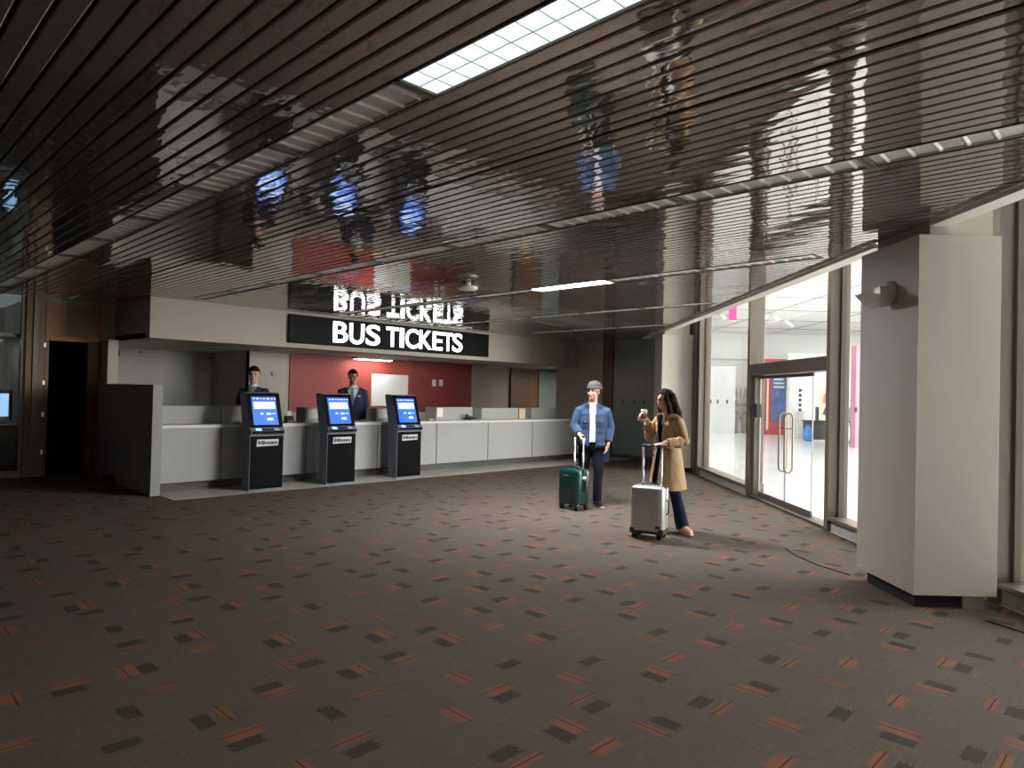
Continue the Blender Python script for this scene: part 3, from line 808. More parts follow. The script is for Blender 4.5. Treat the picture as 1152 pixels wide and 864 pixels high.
dup(k0, 'rightmost black ticket kiosk with a blue screen, nearest the travellers', (7.19, 9.565, 0.0045))

# ------------------------------------------------------------------ columns
c = groot('column_near')
MB().box(2.99, 3.60, 5.0, 5.82, 0.095, 2.736, bevel=0.003).build('cladding', M['column'], c)
MB().box(3.095, 3.56, 5.04, 5.76, 2.737, 3.42).build('core', M['beige'], c)
MB().box(3.02, 3.50, 5.04, 5.70, 0.0, 0.094).build('plinth', M['black'], c)
MB().box(3.36, 3.52, 5.015, 5.035, 0.0, 0.094).build('foot_plate', M['steel'], c)
c = groot('column_far')
MB().box(3.05, 3.66, 13.6, 14.3, 0.095, 2.736, bevel=0.003).build('cladding', M['column'], c)
MB().box(3.10, 3.60, 13.66, 14.26, 2.737, 3.42).build('core', M['beige'], c)
MB().box(3.10, 3.60, 13.66, 14.26, 0.0, 0.094).build('plinth', M['black'], c)
# wall light on the near column: wedge-shaped head on a round plate
v = GA(2.99, 5.36, 2.36)
t = thing('wall_spotlight', 'grey wedge-shaped spotlight on the dark side of the near column', 'wall light', v, RZ)
MB().lathe([(0.085, 0.0), (0.085, -0.02), (0.05, -0.045)], (-0.001, 0, 0), 24, axis='x').build('mount', M['louver_blade'], t)
mb = MB(); mb.box(-0.11, -0.03, -0.045, 0.045, -0.05, 0.04, bevel=0.008); mb.build('knuckle', M['louver_blade'], t)
mb = MB(); mb.prism([(-0.05, -0.03), (-0.25, -0.02), (-0.17, -0.10), (-0.10, -0.125), (-0.04, -0.11)], 'y', -0.075, 0.075); 
mb.build('head', M['louver_blade'], t)

# ------------------------------------------------------------------ glass wall
MU = [-0.2, 2.5, 5.2, 7.92, 10.56, 13.33]
n = 8
for a in MU:
    g = groot(f'trim_{n}'); n += 1
    MB().box(3.70, 3.93, a-0.045, a+0.045, 0, 3.42, bevel=0.004).build('mullion', M['bronze'], g)
g = groot(f'trim_{n}'); n += 1
MB().box(3.66, 3.95, 13.40, 15.7, 0, 3.42).build('panel', M['bronze_dark'], g)
g = groot(f'trim_{n}'); n += 1
MB().box(3.70, 3.93, -1, 15.7, 3.421, 3.5).build('head_rail', M['bronze'], g)
def bay(idx, a0, a1, sill=True):
    g = groot(f'window_{idx}')
    MB().box(3.835, 3.847, a0, a1, 0.17, 3.42).build('pane', M['glass'], g)
    MB().box(3.70, 3.92, a0, a1, 0.125, 0.165, bevel=0.004).build('sill', M['bronze'], g)
    MB().box(3.745, 3.92, a0, a1, 0.0, 0.124).build('curb', M['stone'], g)
    mb = MB(); mb.box(3.815, 3.867, a0, a0+0.03, 0.167, 3.42); mb.box(3.815, 3.867, a1-0.03, a1, 0.167, 3.42); mb.build('frame', M['bronze_dark'], g)
bay(1, MU[4]+0.046, MU[5]-0.046); bay(2, MU[2]+0.046, MU[3]-0.046); bay(3, MU[1]+0.046, MU[2]-0.046); bay(4, MU[0]+0.046, MU[1]-0.046)
# entrance: transom, double doors, side light
a0, a1 = MU[3]+0.046, MU[4]-0.046
d = groot('door_1')
MB().box(3.70, 3.93, a0, a1, 1.85, 2.02, bevel=0.004).build('head_box', M['bronze_dark'], d)
MB().box(3.72, 3.92, a0, a1, 0.0, 0.03, bevel=0.003).build('threshold', M['bronze_dark'], d)
MB().box(3.835, 3.847, a0, a1, 2.02, 3.42).build('transom_pane', M['glass'], d)
MB().box(3.76, 3.90, a1-0.10, a1, 0.03, 1.85, bevel=0.003).build('jamb', M['bronze'], d)
MB().box(3.835, 3.845, a0+0.01, 8.575, 0.04, 1.845).build('side_pane', M['glass'], d)
def leaf(b0, b1, seam, sd):
    lf = MB().box(3.835, 3.845, b0, b1, 0.045, 1.84).build('door_leaf', M['glass'], d)
    mb = MB(); mb.box(3.828, 3.852, b0, b1, 0.035, 0.10); mb.box(3.828, 3.852, b0, b1, 1.80, 1.845); mb.build('rail', M['bronze'], lf)
    mb = MB(); mb.box(3.832, 3.848, b0, b0+0.012, 0.1, 1.80); mb.box(3.832, 3.848, b1-0.012, b1, 0.1, 1.80); mb.build('edge', M['steel'], lf)
    pts = []
    y = seam+sd*0.09
    for kk in range(9): th = pi*kk/8; pts.append((3.84-0.055*cos(th), y, 1.24+0.07*sin(th)))
    for kk in range(9): th = pi*kk/8; pts.append((3.84+0.055*cos(th), y, 0.57-0.07*sin(th)))
    MB().tube(pts, 0.013, 10, closed=True).build('pull_handle', M['brass'], lf)
    mb = MB(); mb.tube([(3.78, y, 1.10), (3.90, y, 1.10)], 0.007, 8); mb.build('handle_bolt', M['charcoal'], lf)
    return lf
leaf(9.435, 10.40, 9.435, 1); leaf(8.60, 9.425, 9.425, -1)
MB().box(3.745, 3.83, 10.30, 10.42, 1.22, 1.42, bevel=0.006).build('latch_box', M['charcoal'], d)
MB().box(3.829, 3.8345, 10.18, 10.30, 0.11, 0.24).build('door_sticker', M['plate'], d)

# ------------------------------------------------------------------ concourse beyond the glass
g = groot('wall_mall_back'); MB().box(3.95, 20, 31.6, 31.8, 0, 4.6).build('wall', M['mall_wall'], g)
g = groot('wall_mall_right'); MB().box(20, 20.2, -3, 31.8, 0, 4.6).build('wall', M['mall_wall'], g)
g = groot('wall_mall_rear'); MB().box(3.95, 20, -3.2, -3, 0, 4.6).build('wall', M['mall_wall'], g)
g = groot('wall_mall_left'); MB().box(3.75, 3.95, 15.75, 31.6, 0, 4.6).build('wall', M['mall_wall'], g)
g = groot('wall_mall_upper'); MB().box(3.75, 3.93, -3, 15.72, 3.52, 4.6).build('wall', M['mall_wall'], g)
cm = groot('ceiling_mall'); MB().box(3.95, 20, -3, 31.6, 4.5, 4.6).build('panel', M['mall_ceiling'], cm)
mb = MB()
for a in range(2, 32, 3): mb.box(3.95, 20, a, a+0.035, 4.485, 4.499)
for p in range(6, 20, 3): mb.box(p, p+0.03, -3, 31.6, 4.486, 4.4985)
mb.build('joints', M['joint'], cm)
g = groot('trim_30')
MB().box(8.5, 20, 31.5, 31.59, 3.3, 3.36).build('ledge', M['mall_grey'], g)
struct_wall = groot('wall_mall_booth'); MB().box(7.6, 9.7, 29.2, 30.8, 0, 2.85).build('booth', M['mall_grey'], struct_wall)
for q in (8.65, 8.95, 9.35):
    MB().box(q-0.035, q+0.035, 29.17, 29.2, 1.26, 1.42, bevel=0.006).build('door_pull', M['dark_ink'], struct_wall)
def mall(name, label, cat, p, a, z=0.0, rz=RZ, group=None): return thing(name, label, cat, GA(p, a, z), rz, group)
# red information totem
t = mall('information_totem', 'tall red totem with a blue poster beyond the glass doors', 'totem', 11.3, 29.0)
MB().box(-0.66, 0.86, 0.0, 0.25, 0, 3.2, bevel=0.02).build('slab', M['red_sign'], t)
pf = MB().box(-0.12, 0.62, -0.02, 0, 0.55, 2.55).build('poster', M['poster_blue'], t)
rr = random.Random(5)
MB().box(-0.10, 0.75, -0.03, -0.021, 2.6, 2.66).build('print', M['white_ink'], pf)
for k in range(3): MB().box(-0.05, 0.2+rr.random()*0.25, -0.024, -0.0205, 2.3-k*0.16, 2.37-k*0.16).build('print', M['white_ink'], pf)
mb = MB()
for k in range(7): MB().box(0.66, 0.76, -0.024, -0.0005, 0.95+k*0.22, 1.1+k*0.22).build('lettering', M['white_ink'], t)
MB().box(-0.34, -0.26, -0.03, -0.0005, 0.2, 2.6).build('white_strip', M['white_ink'], t)
# statues
def make_statue(label):
    t = mall('statue', label, 'statue', 0, 0, group='statues in the concourse')
    mb = MB()
    mb.loft([(0, 0, 0.75), (0, 0, 1.05), (0, 0, 1.2)], [(0.20, 0.15), (0.24, 0.17), (0.15, 0.12)])
    for s_ in (-1, 1):
        mb.loft([(s_*0.10, 0, 0.78), (s_*0.13, 0, 0.42), (s_*0.14, 0, 0.05)], [0.10, 0.08, 0.07])
        mb.loft([(s_*0.14, -0.02, 0.04), (s_*0.16, -0.14, 0.04)], [(0.08, 0.04), (0.07, 0.035)])
        mb.loft([(s_*0.22, 0, 1.15), (s_*0.27, -0.08, 0.95), (s_*0.14, -0.17, 0.92)], [0.07, 0.06, 0.06])
    me = remesh(mb, 0.02, 3); link('figure', me, M['statue'], t)
    mb = MB(); mb.ell((0, 0, 1.32), (0.25, 0.2, 0.19)); mb.build('head', M['statue'], t)
    for x0, x1 in ((-0.13, -0.22), (0.0, -0.02), (0.13, 0.24)):
        mb = MB(); mb.loft([(x0, 0, 1.42), ((x0+x1)/2, 0, 1.7), (x1, 0, 1.95)], [(0.05, 0.03), (0.065, 0.035), (0.05, 0.03)]); mb.build('ear', M['statue'], t)
    return t
st = make_statue('grey statue with tall upright ears beyond the far window bay'); st.location = GA(10.2, 30.0)
dup(st, 'second grey statue mostly behind the bronze post, right of the first', GA(10.72, 30.2))
# framed print on a low wall, bin, blue bag
bwl = groot('wall_mall_panel'); MB().box(10.93, 15.5, 26.6, 26.8, 0, 3.3).build('panel', M['mall_wall'], bwl)
t = mall('framed_print', 'cream framed print with a terracotta shape on the white wall', 'picture', 12.35, 26.58, 0)
MB().box(-0.30, 0.30, 0, 0.018, 0.75, 2.0, bevel=0.004).build('frame', M['mall_grey'], t)
MB().box(-0.27, 0.27, -0.006, -0.0005, 0.79, 1.96).build('sheet', M['poster_cream'], t)
mb = MB(); mb.prism([(-0.10, 1.38), (0.12, 1.38), (0.12, 1.66), (0.05, 1.78), (-0.04, 1.78), (-0.10, 1.66)], 'y', -0.009, -0.0065); mb.build('print', M['terracotta'], t)
mb = MB(); mb.prism([(-0.12, 0.95), (0.10, 0.92), (0.15, 1.10), (-0.02, 1.22)], 'y', -0.009, -0.0065); mb.build('print', M['dark_ink'], t)
t = mall('wall_lettering', 'short column of dark marks on the white wall beside the print', 'lettering', 11.38, 27.5, 0)
t.location = GA(11.36, 26.58)
for k in range(5): MB().box(-0.05, 0.05, 0.0, 0.0195, 1.05+k*0.19, 1.16+k*0.19).build('mark', M['dark_ink'], t)
tag(mall('x', 'x', 'x', 0, 0), 'x', 'x')
bpy.data.objects.remove(bpy.data.objects['x'])
t = mall('pedestal', 'slim grey pedestal left of the black crate in the concourse', 'pedestal', 11.22, 26.2)
MB().box(-0.11, 0.11, -0.1, 0.1, 0, 1.02, bevel=0.01).build('post', M['mall_grey'], t)
MB().box(-0.13, 0.13, -0.12, 0.12, 1.021, 1.05, bevel=0.005).build('cap', M['louver'], t)
t = mall('black_crate', 'black wheeled crate with an upright handle beyond the glass door', 'crate', 11.35, 25.1)
MB().box(-0.40, 0.48, -0.25, 0.25, 0.06, 0.70, bevel=0.02).build('box', M['charcoal'], t)
MB().box(-0.43, 0.51, -0.27, 0.27, 0.701, 0.76, bevel=0.015).build('lid', M['charcoal'], t)
MB().box(0.05, 0.17, 0.20, 0.26, 0.761, 1.25, bevel=0.01).build('handle', M['charcoal'], t)
for s_ in (-0.3, 0.38):
    MB().lathe([(0.06, -0.02), (0.06, 0.02)], (s_, -0.2, 0.06), 16, axis='x').build('wheel', M['black'], t)
t = mall('blue_bag', 'blue plastic bag standing against the black crate', 'bag', 10.84, 24.68)
mb = MB(); mb.loft([(0, 0, 0.10), (0, 0, 0.3), (0, 0, 0.48), (0, 0, 0.55)], [(0.16, 0.10), (0.17, 0.11), (0.13, 0.08), (0.05, 0.04)]); me = remesh(mb, 0.02, 3); link('sack', me, M['blue_bag'], t)
for s_ in (-1, 1):
    MB().tube([(s_*0.02, 0, 0.57), (s_*0.07, 0, 0.64), (s_*0.10, 0, 0.57)], 0.012, 8).build('handle', M['blue_bag'], t)
# pink gate
t = mall('pink_gateway', 'tall pink gateway of two slabs with a white strip beyond the glass', 'gateway', 11.45, 22.0)
MB().box(-0.26, -0.09, 0, 0.35, 0, 3.3, bevel=0.01).build('slab', M['pink'], t)
MB().box(0.12, 0.42, 0, 0.35, 0, 3.3, bevel=0.01).build('slab', M['pink'], t)
MB().box(-0.089, 0.119, 0.12, 0.3, 0, 3.05).build('white_strip', M['white_ink'], t)
MB().box(-0.089, -0.03, 0.05, 0.119, 0.2, 2.95).build('pink_edge', M['pink'], t)
for x0 in (-0.24, 0.20): MB().box(x0-0.06, x0+0.02, -0.05, 0, 1.14, 1.30, bevel=0.01).build('sensor', M['charcoal'], t)
# banner and ceiling spots
t = mall('hanging_banner', 'bright magenta banner hanging beyond the far window bay', 'banner', 5.87, 18.0)
MB().box(-0.10, 0.10, -0.005, 0.005, 3.55, 4.40).build('cloth', M['magenta'], t)
mb = MB(); mb.tube([(-0.12, 0, 4.41), (0.12, 0, 4.41)], 0.012, 8); mb.tube([(0, 0, 4.41), (0, 0, 4.5)], 0.006, 6); mb.build('rod', M['steel'], t)
def make_spot(label):
    t = mall('track_spot', label, 'spotlight', 0, 0, group='white spotlights in the concourse')
    mb = MB(); mb.tube([(0, 0, 0), (0, 0, -0.18)], 0.012, 8); mb.build('stem', M['white_plastic'], t)
    mb = MB(); mb.tube([(-0.10, 0.05, -0.14), (0.10, -0.05, -0.30)], [0.06, 0.075], 14); mb.build('can', M['white_plastic'], t)
    mb = MB(); mb.ell((0.105, -0.052, -0.305), (0.06, 0.06, 0.05)); mb.build('lens', M['lit'], t)
    return t
s0 = make_spot('white track spotlight, left one seen above the statues'); s0.location = GA(7.1, 23.0, 4.485)
dup(s0, 'white track spotlight, right one seen above the statues', GA(7.55, 23.4, 4.485))
dup(s0, 'white track spotlight seen above the glass doors near the post', GA(8.3, 22.5, 4.485))
dup(s0, 'white track spotlight seen high in the middle of the transom', GA(8.9, 23.0, 4.485))
dup(s0, 'white track spotlight seen near the right side of the transom', GA(10.2, 25.0, 4.485))
for k, (p, a) in enumerate(((7.0, 6.0), (12.0, 6.0), (7.0, 14.0), (12.0, 14.0), (8.5, 23.5), (14.5, 23.5))): pass

# ------------------------------------------------------------------ suitcases
def suitcase(name, label, shell, W, D, H, loc, rz, ribs, tubes, handle_h, trim):
    t = thing(name, label, 'suitcase', loc, rz)
    z0 = 0.065
    for s_, nm in ((-1, 'shell'), (1, 'shell')):
        mb = MB()
        y0, y1 = (-D/2, -0.006) if s_ < 0 else (0.006, D/2)
        mb.box(-W/2, W/2, y0, y1, z0, z0+H, bevel=0.0)
        es = [e for e in mb.bm.edges]
        outer = [e for e in es if all(abs(v.co.y) > 0.02 for v in e.verts) or (abs(e.verts[0].co.y-e.verts[1].co.y) > 0.02)]
        bmesh.ops.bevel(mb.bm, geom=outer, offset=min(0.05, D*0.2), segments=5, affect='EDGES', profile=0.55)
        for f in mb.bm.faces: f.smooth = True
        sh = mb.build(nm, shell, t)
        if ribs and s_ < 0:
            for k in range(ribs):
                x = -W/2+0.055+k*(W-0.11)/(ribs-1)
                MB().box(x-0.009, x+0.009, -D/2-0.006, -D/2+0.004, z0+0.045, z0+H-0.045, bevel=0.005).build('rib', shell, sh)
    mb = MB(); mb.box(-W/2-0.003, W/2+0.003, -0.0055, 0.0055, z0+0.02, z0+H+0.003, bevel=0.002); mb.build('zip_band', M['charcoal'], t)
    for sx in (-1, 1):
        for sy in (-1, 1):
            wx, wy = sx*(W/2-0.045), sy*(D/2-0.04)
            w_ = MB(); w_.lathe([(0.028, -0.016), (0.03, -0.012), (0.03, 0.012), (0.028, 0.016)], (wx, wy, 0.030), 18, axis='y'); wh = w_.build('wheel', M['black'], t)
            MB().box(wx-0.03, wx+0.03, wy-0.026, wy+0.026, 0.045, 0.085, bevel=0.008).build('fork', M['charcoal'] if trim else shell, wh)
    if trim:
        for sx in (-1, 1):
            MB().box(sx*(W/2)-0.05 if sx > 0 else -W/2-0.004, sx*(W/2)+0.004 if sx > 0 else -W/2+0.05, -D/2-0.004, D/2+0.004, z0-0.01, z0+0.05, bevel=0.012).build('corner_guard', M['charcoal'], t)
        MB().box(-W/2+0.045, W/2-0.045, -D/2-0.002, D/2-0.01, z0-0.006, z0+0.012, bevel=0.004).build('base_bar', M['charcoal'], t)
    for tx in tubes:
        mb = MB(); mb.tube([(tx, D/2-0.045, z0+H-0.03), (tx, D/2-0.045, handle_h)], 0.010 if not trim else 0.012, 12); mb.tube([(tx, D/2-0.045, z0+H-0.03), (tx, D/2-0.045, z0+H+0.5*(handle_h-z0-H))], 0.013, 12); mb.build('handle_tube', M['steel'], t)
    xa, xb = min(tubes), max(tubes)
    mb = MB(); mb.tube([(xa-0.012, D/2-0.045, handle_h), (xa+0.01, D/2-0.045, handle_h+0.014), (xb-0.01, D/2-0.045, handle_h+0.014), (xb+0.012, D/2-0.045, handle_h)], 0.014, 12); mb.build('grip', M['charcoal'], t)
    mb = MB(); mb.tube([(-0.09, 0.012, z0+H), (-0.075, 0.012, z0+H+0.022), (0.075, 0.012, z0+H+0.022), (0.09, 0.012, z0+H)], 0.010, 10); mb.build('top_handle', M['charcoal'], t)
    mb = MB(); mb.tube([(W/2, 0.012, z0+H*0.40), (W/2+0.022, 0.012, z0+H*0.43), (W/2+0.022, 0.012, z0+H*0.67), (W/2, 0.012, z0+H*0.70)], 0.010, 10); mb.build('side_handle', M['charcoal'], t)
    MB().box(W/2-0.002, W/2+0.006, -0.03, 0.03, z0+H*0.74, z0+H*0.80, bevel=0.003).build('lock', M['steel'], t)
    return t
gs = suitcase('suitcase', 'glossy dark green hard-shell suitcase beside the man in denim', M['green_case'], 0.36, 0.25, 0.47, GA(0.895, 8.98, 0.0), RZ-radians(50), 0, (-0.08, 0.075), 0.94, False)
MB().box(-0.07, 0.02, -0.128, -0.124, 0.44, 0.455).build('badge', M['steel'], gs)
ss = suitcase('suitcase', 'silver ribbed hard-shell suitcase in front of the woman in the trench coat', M['silver_case'], 0.355, 0.23, 0.485, GA(1.535, 7.30, 0.0), RZ-radians(28), 10, (-0.10, 0.10), 0.955, True)
MB().box(0.10, 0.15, -0.128, -0.121, 0.12, 0.15, bevel=0.002).build('badge', M['charcoal'], ss)

# ------------------------------------------------------------------ people
UP = Vector((0, 0, 1))
def hand(mb, wrist, d, nrm, thumb_side, curl=0.5, s=1.0):
    """palm + five fingers. d = direction wrist->fingers, nrm = palm facing direction, thumb_side = direction across the palm towards the thumb"""
    d = Vector(d).normalized(); nrm = Vector(nrm); nrm = (nrm - d*nrm.dot(d)).normalized()
    th = d.cross(nrm).normalized()
    if th.dot(Vector(thumb_side)) < 0: th = -th
    w = Vector(wrist)
    mb.loft([w, w+d*0.045*s, w+d*0.088*s], [(0.028*s, 0.018*s), (0.039*s, 0.016*s), (0.040*s, 0.013*s)], th, 14)
    for k, (off, L) in enumerate(((0.030, 0.072), (0.010, 0.080), (-0.010, 0.075), (-0.029, 0.058))):
        p = w + d*0.086*s + th*off*s
        dirv = d + th*off*1.2
        pts = [p - d*0.02*s, p]; ang = 0.0
        seg = (0.46, 0.30, 0.24)
        for q in range(3):
            ang += curl*(0.75, 1.0, 0.8)[q]
            dd = (dirv.normalized()*cos(ang) + nrm*sin(ang))
            p = p + dd*L*seg[q]*s; pts.append(p)
        mb.loft(pts, [0.0095*s, 0.0095*s, 0.009*s, 0.0085*s, 0.0075*s], th, 10)
    p = w + d*0.025*s + th*0.026*s
    a1 = (d*0.65 + th*0.75 + nrm*0.3*(0.4+curl)).normalized(); a2 = (d*0.85 + th*0.25 + nrm*(0.35+0.5*curl)).normalized()
    mb.loft([p - th*0.012, p+a1*0.035*s, p+a1*0.035*s+a2*0.030*s, p+a1*0.035*s+a2*0.055*s], [0.013*s, 0.0115*s, 0.010*s, 0.008*s], nrm, 10)

def head_parts(mb, C, f, s=1.0):
    f = Vector(f).normalized(); l = UP.cross(f); l = l.normalized(); u = f.cross(l).normalized()
    A = (l, f, u)
    def P(x, y, z): return C + l*x*s + f*y*s + u*z*s
    def E(x, y, z, a, b, c, n=16): mb.ell(P(x, y, z), (a*s, b*s, c*s), A, n)
    E(0, -0.012, 0.030, 0.074, 0.094, 0.088, 20)
    E(0, 0.020, -0.045, 0.057, 0.068, 0.072)
    E(0, 0.058, -0.092, 0.028, 0.026, 0.022)
    E(0, 0.060, 0.028, 0.050, 0.026, 0.020)
    E(0.032, 0.060, -0.028, 0.024, 0.022, 0.022); E(-0.032, 0.060, -0.028, 0.024, 0.022, 0.022)
    E(0, 0.088, -0.004, 0.010, 0.012, 0.026, 12); E(0, 0.098, -0.024, 0.015, 0.015, 0.012, 12)
    E(0, 0.078, -0.058, 0.026, 0.012, 0.014, 12)
    for sg in (-1, 1): E(sg*0.074, -0.004, -0.012, 0.010, 0.020, 0.030, 12)
    return P, A

def face(root, P, A, s, brow=True):
    for sg in (-1, 1):
        mb = MB(); mb.ell(P(sg*0.031, 0.079, 0.004), (0.014*s, 0.008*s, 0.0065*s), A, 12); mb.build('eye', M['eye'], root)
        if brow:
            mb = MB(); mb.tube([P(sg*0.014, 0.088, 0.024), P(sg*0.032, 0.085, 0.029), P(sg*0.048, 0.074, 0.024)], 0.004*s, 8); mb.build('eyebrow', M['hair'], root)
    mb = MB(); mb.ell(P(0, 0.086, -0.058), (0.022*s, 0.007*s, 0.007*s), A, 12); mb.build('mouth', M['lips'], root)

def person(label, loc, rz, J, facing, headdir, voxel, skin, hs=1.0, girth=1.0, group=None):
    """one continuous body; J = joints in the local frame"""
    t = thing('person', label, 'person', loc, rz, group)
    f = Vector(facing).normalized(); l = UP.cross(f).normalized()
    mb = MB(); g = girth
    pel, che, nk, hd = (Vector(J[k]) for k in ('pelvis', 'chest', 'neck', 'head'))
    mb.loft([pel - UP*0.06, pel + UP*0.02, pel.lerp(che, 0.45), pel.lerp(che, 0.8), che + UP*0.06, che+UP*0.12],
            [(0.155*g, 0.105*g), (0.16*g, 0.11*g), (0.135*g, 0.095*g), (0.155*g, 0.11*g), (0.145*g, 0.095*g), (0.085*g, 0.070*g)], l)
    mb.loft([che + UP*0.08, nk, hd - UP*0.06*hs], [(0.075, 0.065), (0.056, 0.058), (0.054, 0.058)], l)
    for sd in 'LR':
        sh, el, wr = (Vector(J[k+sd]) for k in ('sh', 'el', 'wr'))
        mb.loft([che+UP*0.085, sh, sh.lerp(el, 0.5), el, el.lerp(wr, 0.35), wr], [0.050, 0.050*g, 0.046*g, 0.038*g, 0.040*g, 0.026], f)
        hip, kn, an = (Vector(J[k+sd]) for k in ('hip', 'kn', 'an'))
        mb.loft([hip, hip.lerp(kn, 0.4), kn, kn.lerp(an, 0.35), an], [0.088*g, 0.078*g, 0.054*g, 0.052*g, 0.036], f)
        td = Vector(J.get('toe'+sd, facing)).normalized()
        mb.loft([an - UP*0.02 - td*0.03, an - UP*0.045 + td*0.06, an - UP*0.06 + td*0.14], [(0.033, 0.033), (0.036, 0.028), (0.034, 0.018)], UP.cross(td))
        hd_, hn_, ht_, cu_ = J['hand'+sd]
        hand(mb, wr, hd_, hn_, ht_, cu_)
    P, A = head_parts(mb, hd, headdir, hs)
    body = link('body', remesh(mb, voxel, 3, 0.5), skin, t)
    face(t, P, A, hs)
    return t, P, A, f, l

def shoe(t, an, td, m, sole, sole_m):
    an = Vector(an); td = Vector(td).normalized(); lat = UP.cross(td)
    z = an.z
    mb = MB()
    mb.loft([an - td*0.045 + UP*0.01, an - td*0.03 - UP*(z-0.05), an + td*0.06 - UP*(z-0.045), an + td*0.14 - UP*(z-0.034), an+td*0.175 - UP*(z-0.028)],
            [(0.040, 0.045), (0.044, 0.045), (0.047, 0.042), (0.046, 0.030), (0.034, 0.022)], lat)
    sh = link('shoe', remesh(mb, 0.006, 2), m, t)
    mb = MB(); q = an - UP*(z-0.012)
    mb.loft([q - td*0.06, q + td*0.05, q + td*0.14, q + td*0.19], [(0.038, 0.011), (0.046, 0.011), (0.048, 0.011), (0.034, 0.011)], lat)
    link('sole', remesh(mb, 0.005, 2), sole_m, sh)

def trousers(t, J, f, l, m, name='trousers', flare=1.0, hem=0.07, g=1.0, waist=0.05):
    mb = MB(); pel = Vector(J['pelvis'])
    mb.loft([pel - UP*0.09, pel - UP*0.01, pel + UP*waist, pel+UP*(waist+0.05)], [(0.165*g, 0.120*g), (0.172*g, 0.125*g), (0.160*g, 0.115*g), (0.15*g, 0.108*g)], l, round0=True, round1=False)
    for sd in 'LR':
        hip, kn, an = (Vector(J[k+sd]) for k in ('hip', 'kn', 'an'))
        e = an + UP*(hem-an.z+0.0)
        mb.loft([hip, hip.lerp(kn, 0.45), kn, kn.lerp(an, 0.5), e], [0.102*g, 0.092*g, 0.072*g, 0.066*g*flare, 0.064*flare], f, round1=False)
    return link(name, wrinkle(remesh(mb, 0.008, 4), 0.005, 9, 9), m, t)

def torso_shell(mb, J, l, f, g, zlo, top, off=0.0):
    pel, che = Vector(J['pelvis']), Vector(J['chest'])
    lo = pel + (che-pel)*((zlo-pel.z)/(che.z-pel.z))
    mb.loft([lo, lo.lerp(che, 0.4), lo.lerp(che, 0.8), che+UP*0.03, che+UP*0.09, che+UP*0.13, che+UP*(top+0.02)],
            [(0.172*g+off, 0.130*g+off), (0.166*g+off, 0.122*g+off), (0.174*g+off, 0.128*g+off), (0.176*g+off, 0.122*g+off), (0.140*g+off, 0.100*g+off), (0.100*g+off, 0.082*g+off), (0.068+off, 0.066+off)], l, round0=False, round1=False)
def sleeves(mb, J, f, g, end=0.93, off=0.0):
    che = Vector(J['chest'])
    for sd in 'LR':
        sh, el, wr = (Vector(J[k+sd]) for k in ('sh', 'el', 'wr'))
        e = el.lerp(wr, end)
        mb.ell(el, (0.058*g+off,)*3)
        mb.ell(el.lerp(wr, 0.25), (0.056*g+off,)*3)
        mb.loft([che+UP*0.075, sh.lerp(che+UP*0.075, 0.3)+UP*0.004, sh-UP*0.012, sh.lerp(el, 0.5), el, el.lerp(wr, 0.45), e], [0.056*g, 0.060*g+off, 0.066*g+off, 0.063*g+off, 0.059*g+off, 0.054*g+off, 0.046*g+off], f, round1=False)

def hair_cap(t, P, A, s, line=0.053, back=-0.075, m=None, name='hair', extra=None):
    mb = MB(); mb.ell(P(0, -0.016, 0.036), (0.083*s, 0.103*s, 0.096*s), A, 24)
    if extra: extra(mb)
    me = remesh(mb, 0.006, 2)
    O = P(0, 0, 0)
    def test(c, nn):
        d = c-O; y, z = d.dot(A[1])/s, d.dot(A[2])/s
        return (y > 0.02 and z < line) or (z < back) or (y > -0.015 and z < 0.012)
    cut_faces(me, test)
    return link(name, me, m or M['hair'], t)

def collar(t, C, f, l, r, h, m, name='collar', open_=0.5, lean=0.02):
    """stand-and-fall collar around the neck, open at the front"""
    mb = MB(); n = 20; rings = []
    for (rr, z) in ((r, 0.0), (r*0.92, h*0.9), (r*0.96, h), (r+lean, h*0.55), (r+lean*1.7, h*0.05)):
        rg = []
        for k in range(n+1):
            a = open_ + (2*pi-2*open_)*k/n
            d = f*cos(a) + l*sin(a)
            z2 = z - 0.02*max(0, cos(a))
            rg.append(mb.bm.verts.new(C + d*rr + UP*z2))
        rings.append(rg)
    for A_, B_ in zip(rings, rings[1:]):
        for k in range(n): mb.bm.faces.new((A_[k], A_[k+1], B_[k+1], B_[k])).smooth = True
    bmesh.ops.solidify(mb.bm, geom=mb.bm.faces[:], thickness=0.005)
    return mb.build(name, m, t)

def lapel(t, pts, th, m, name='lapel'):
    mb = MB(); vs = [mb.bm.verts.new(p) for p in pts]; mb.bm.faces.new(vs)
    bmesh.ops.solidify(mb.bm, geom=mb.bm.faces[:], thickness=th)
    bmesh.ops.recalc_face_normals(mb.bm, faces=mb.bm.faces)
    return mb.build(name, m, t)

def surf_at(me, o, d):
    """first point of mesh me hit from o along d (both local)"""
    from mathutils.bvhtree import BVHTree
    bm = bmesh.new(); bm.from_mesh(me); tr_ = BVHTree.FromBMesh(bm); bm.free()
    h = tr_.ray_cast(Vector(o), Vector(d).normalized())
    return h[0], h[1]

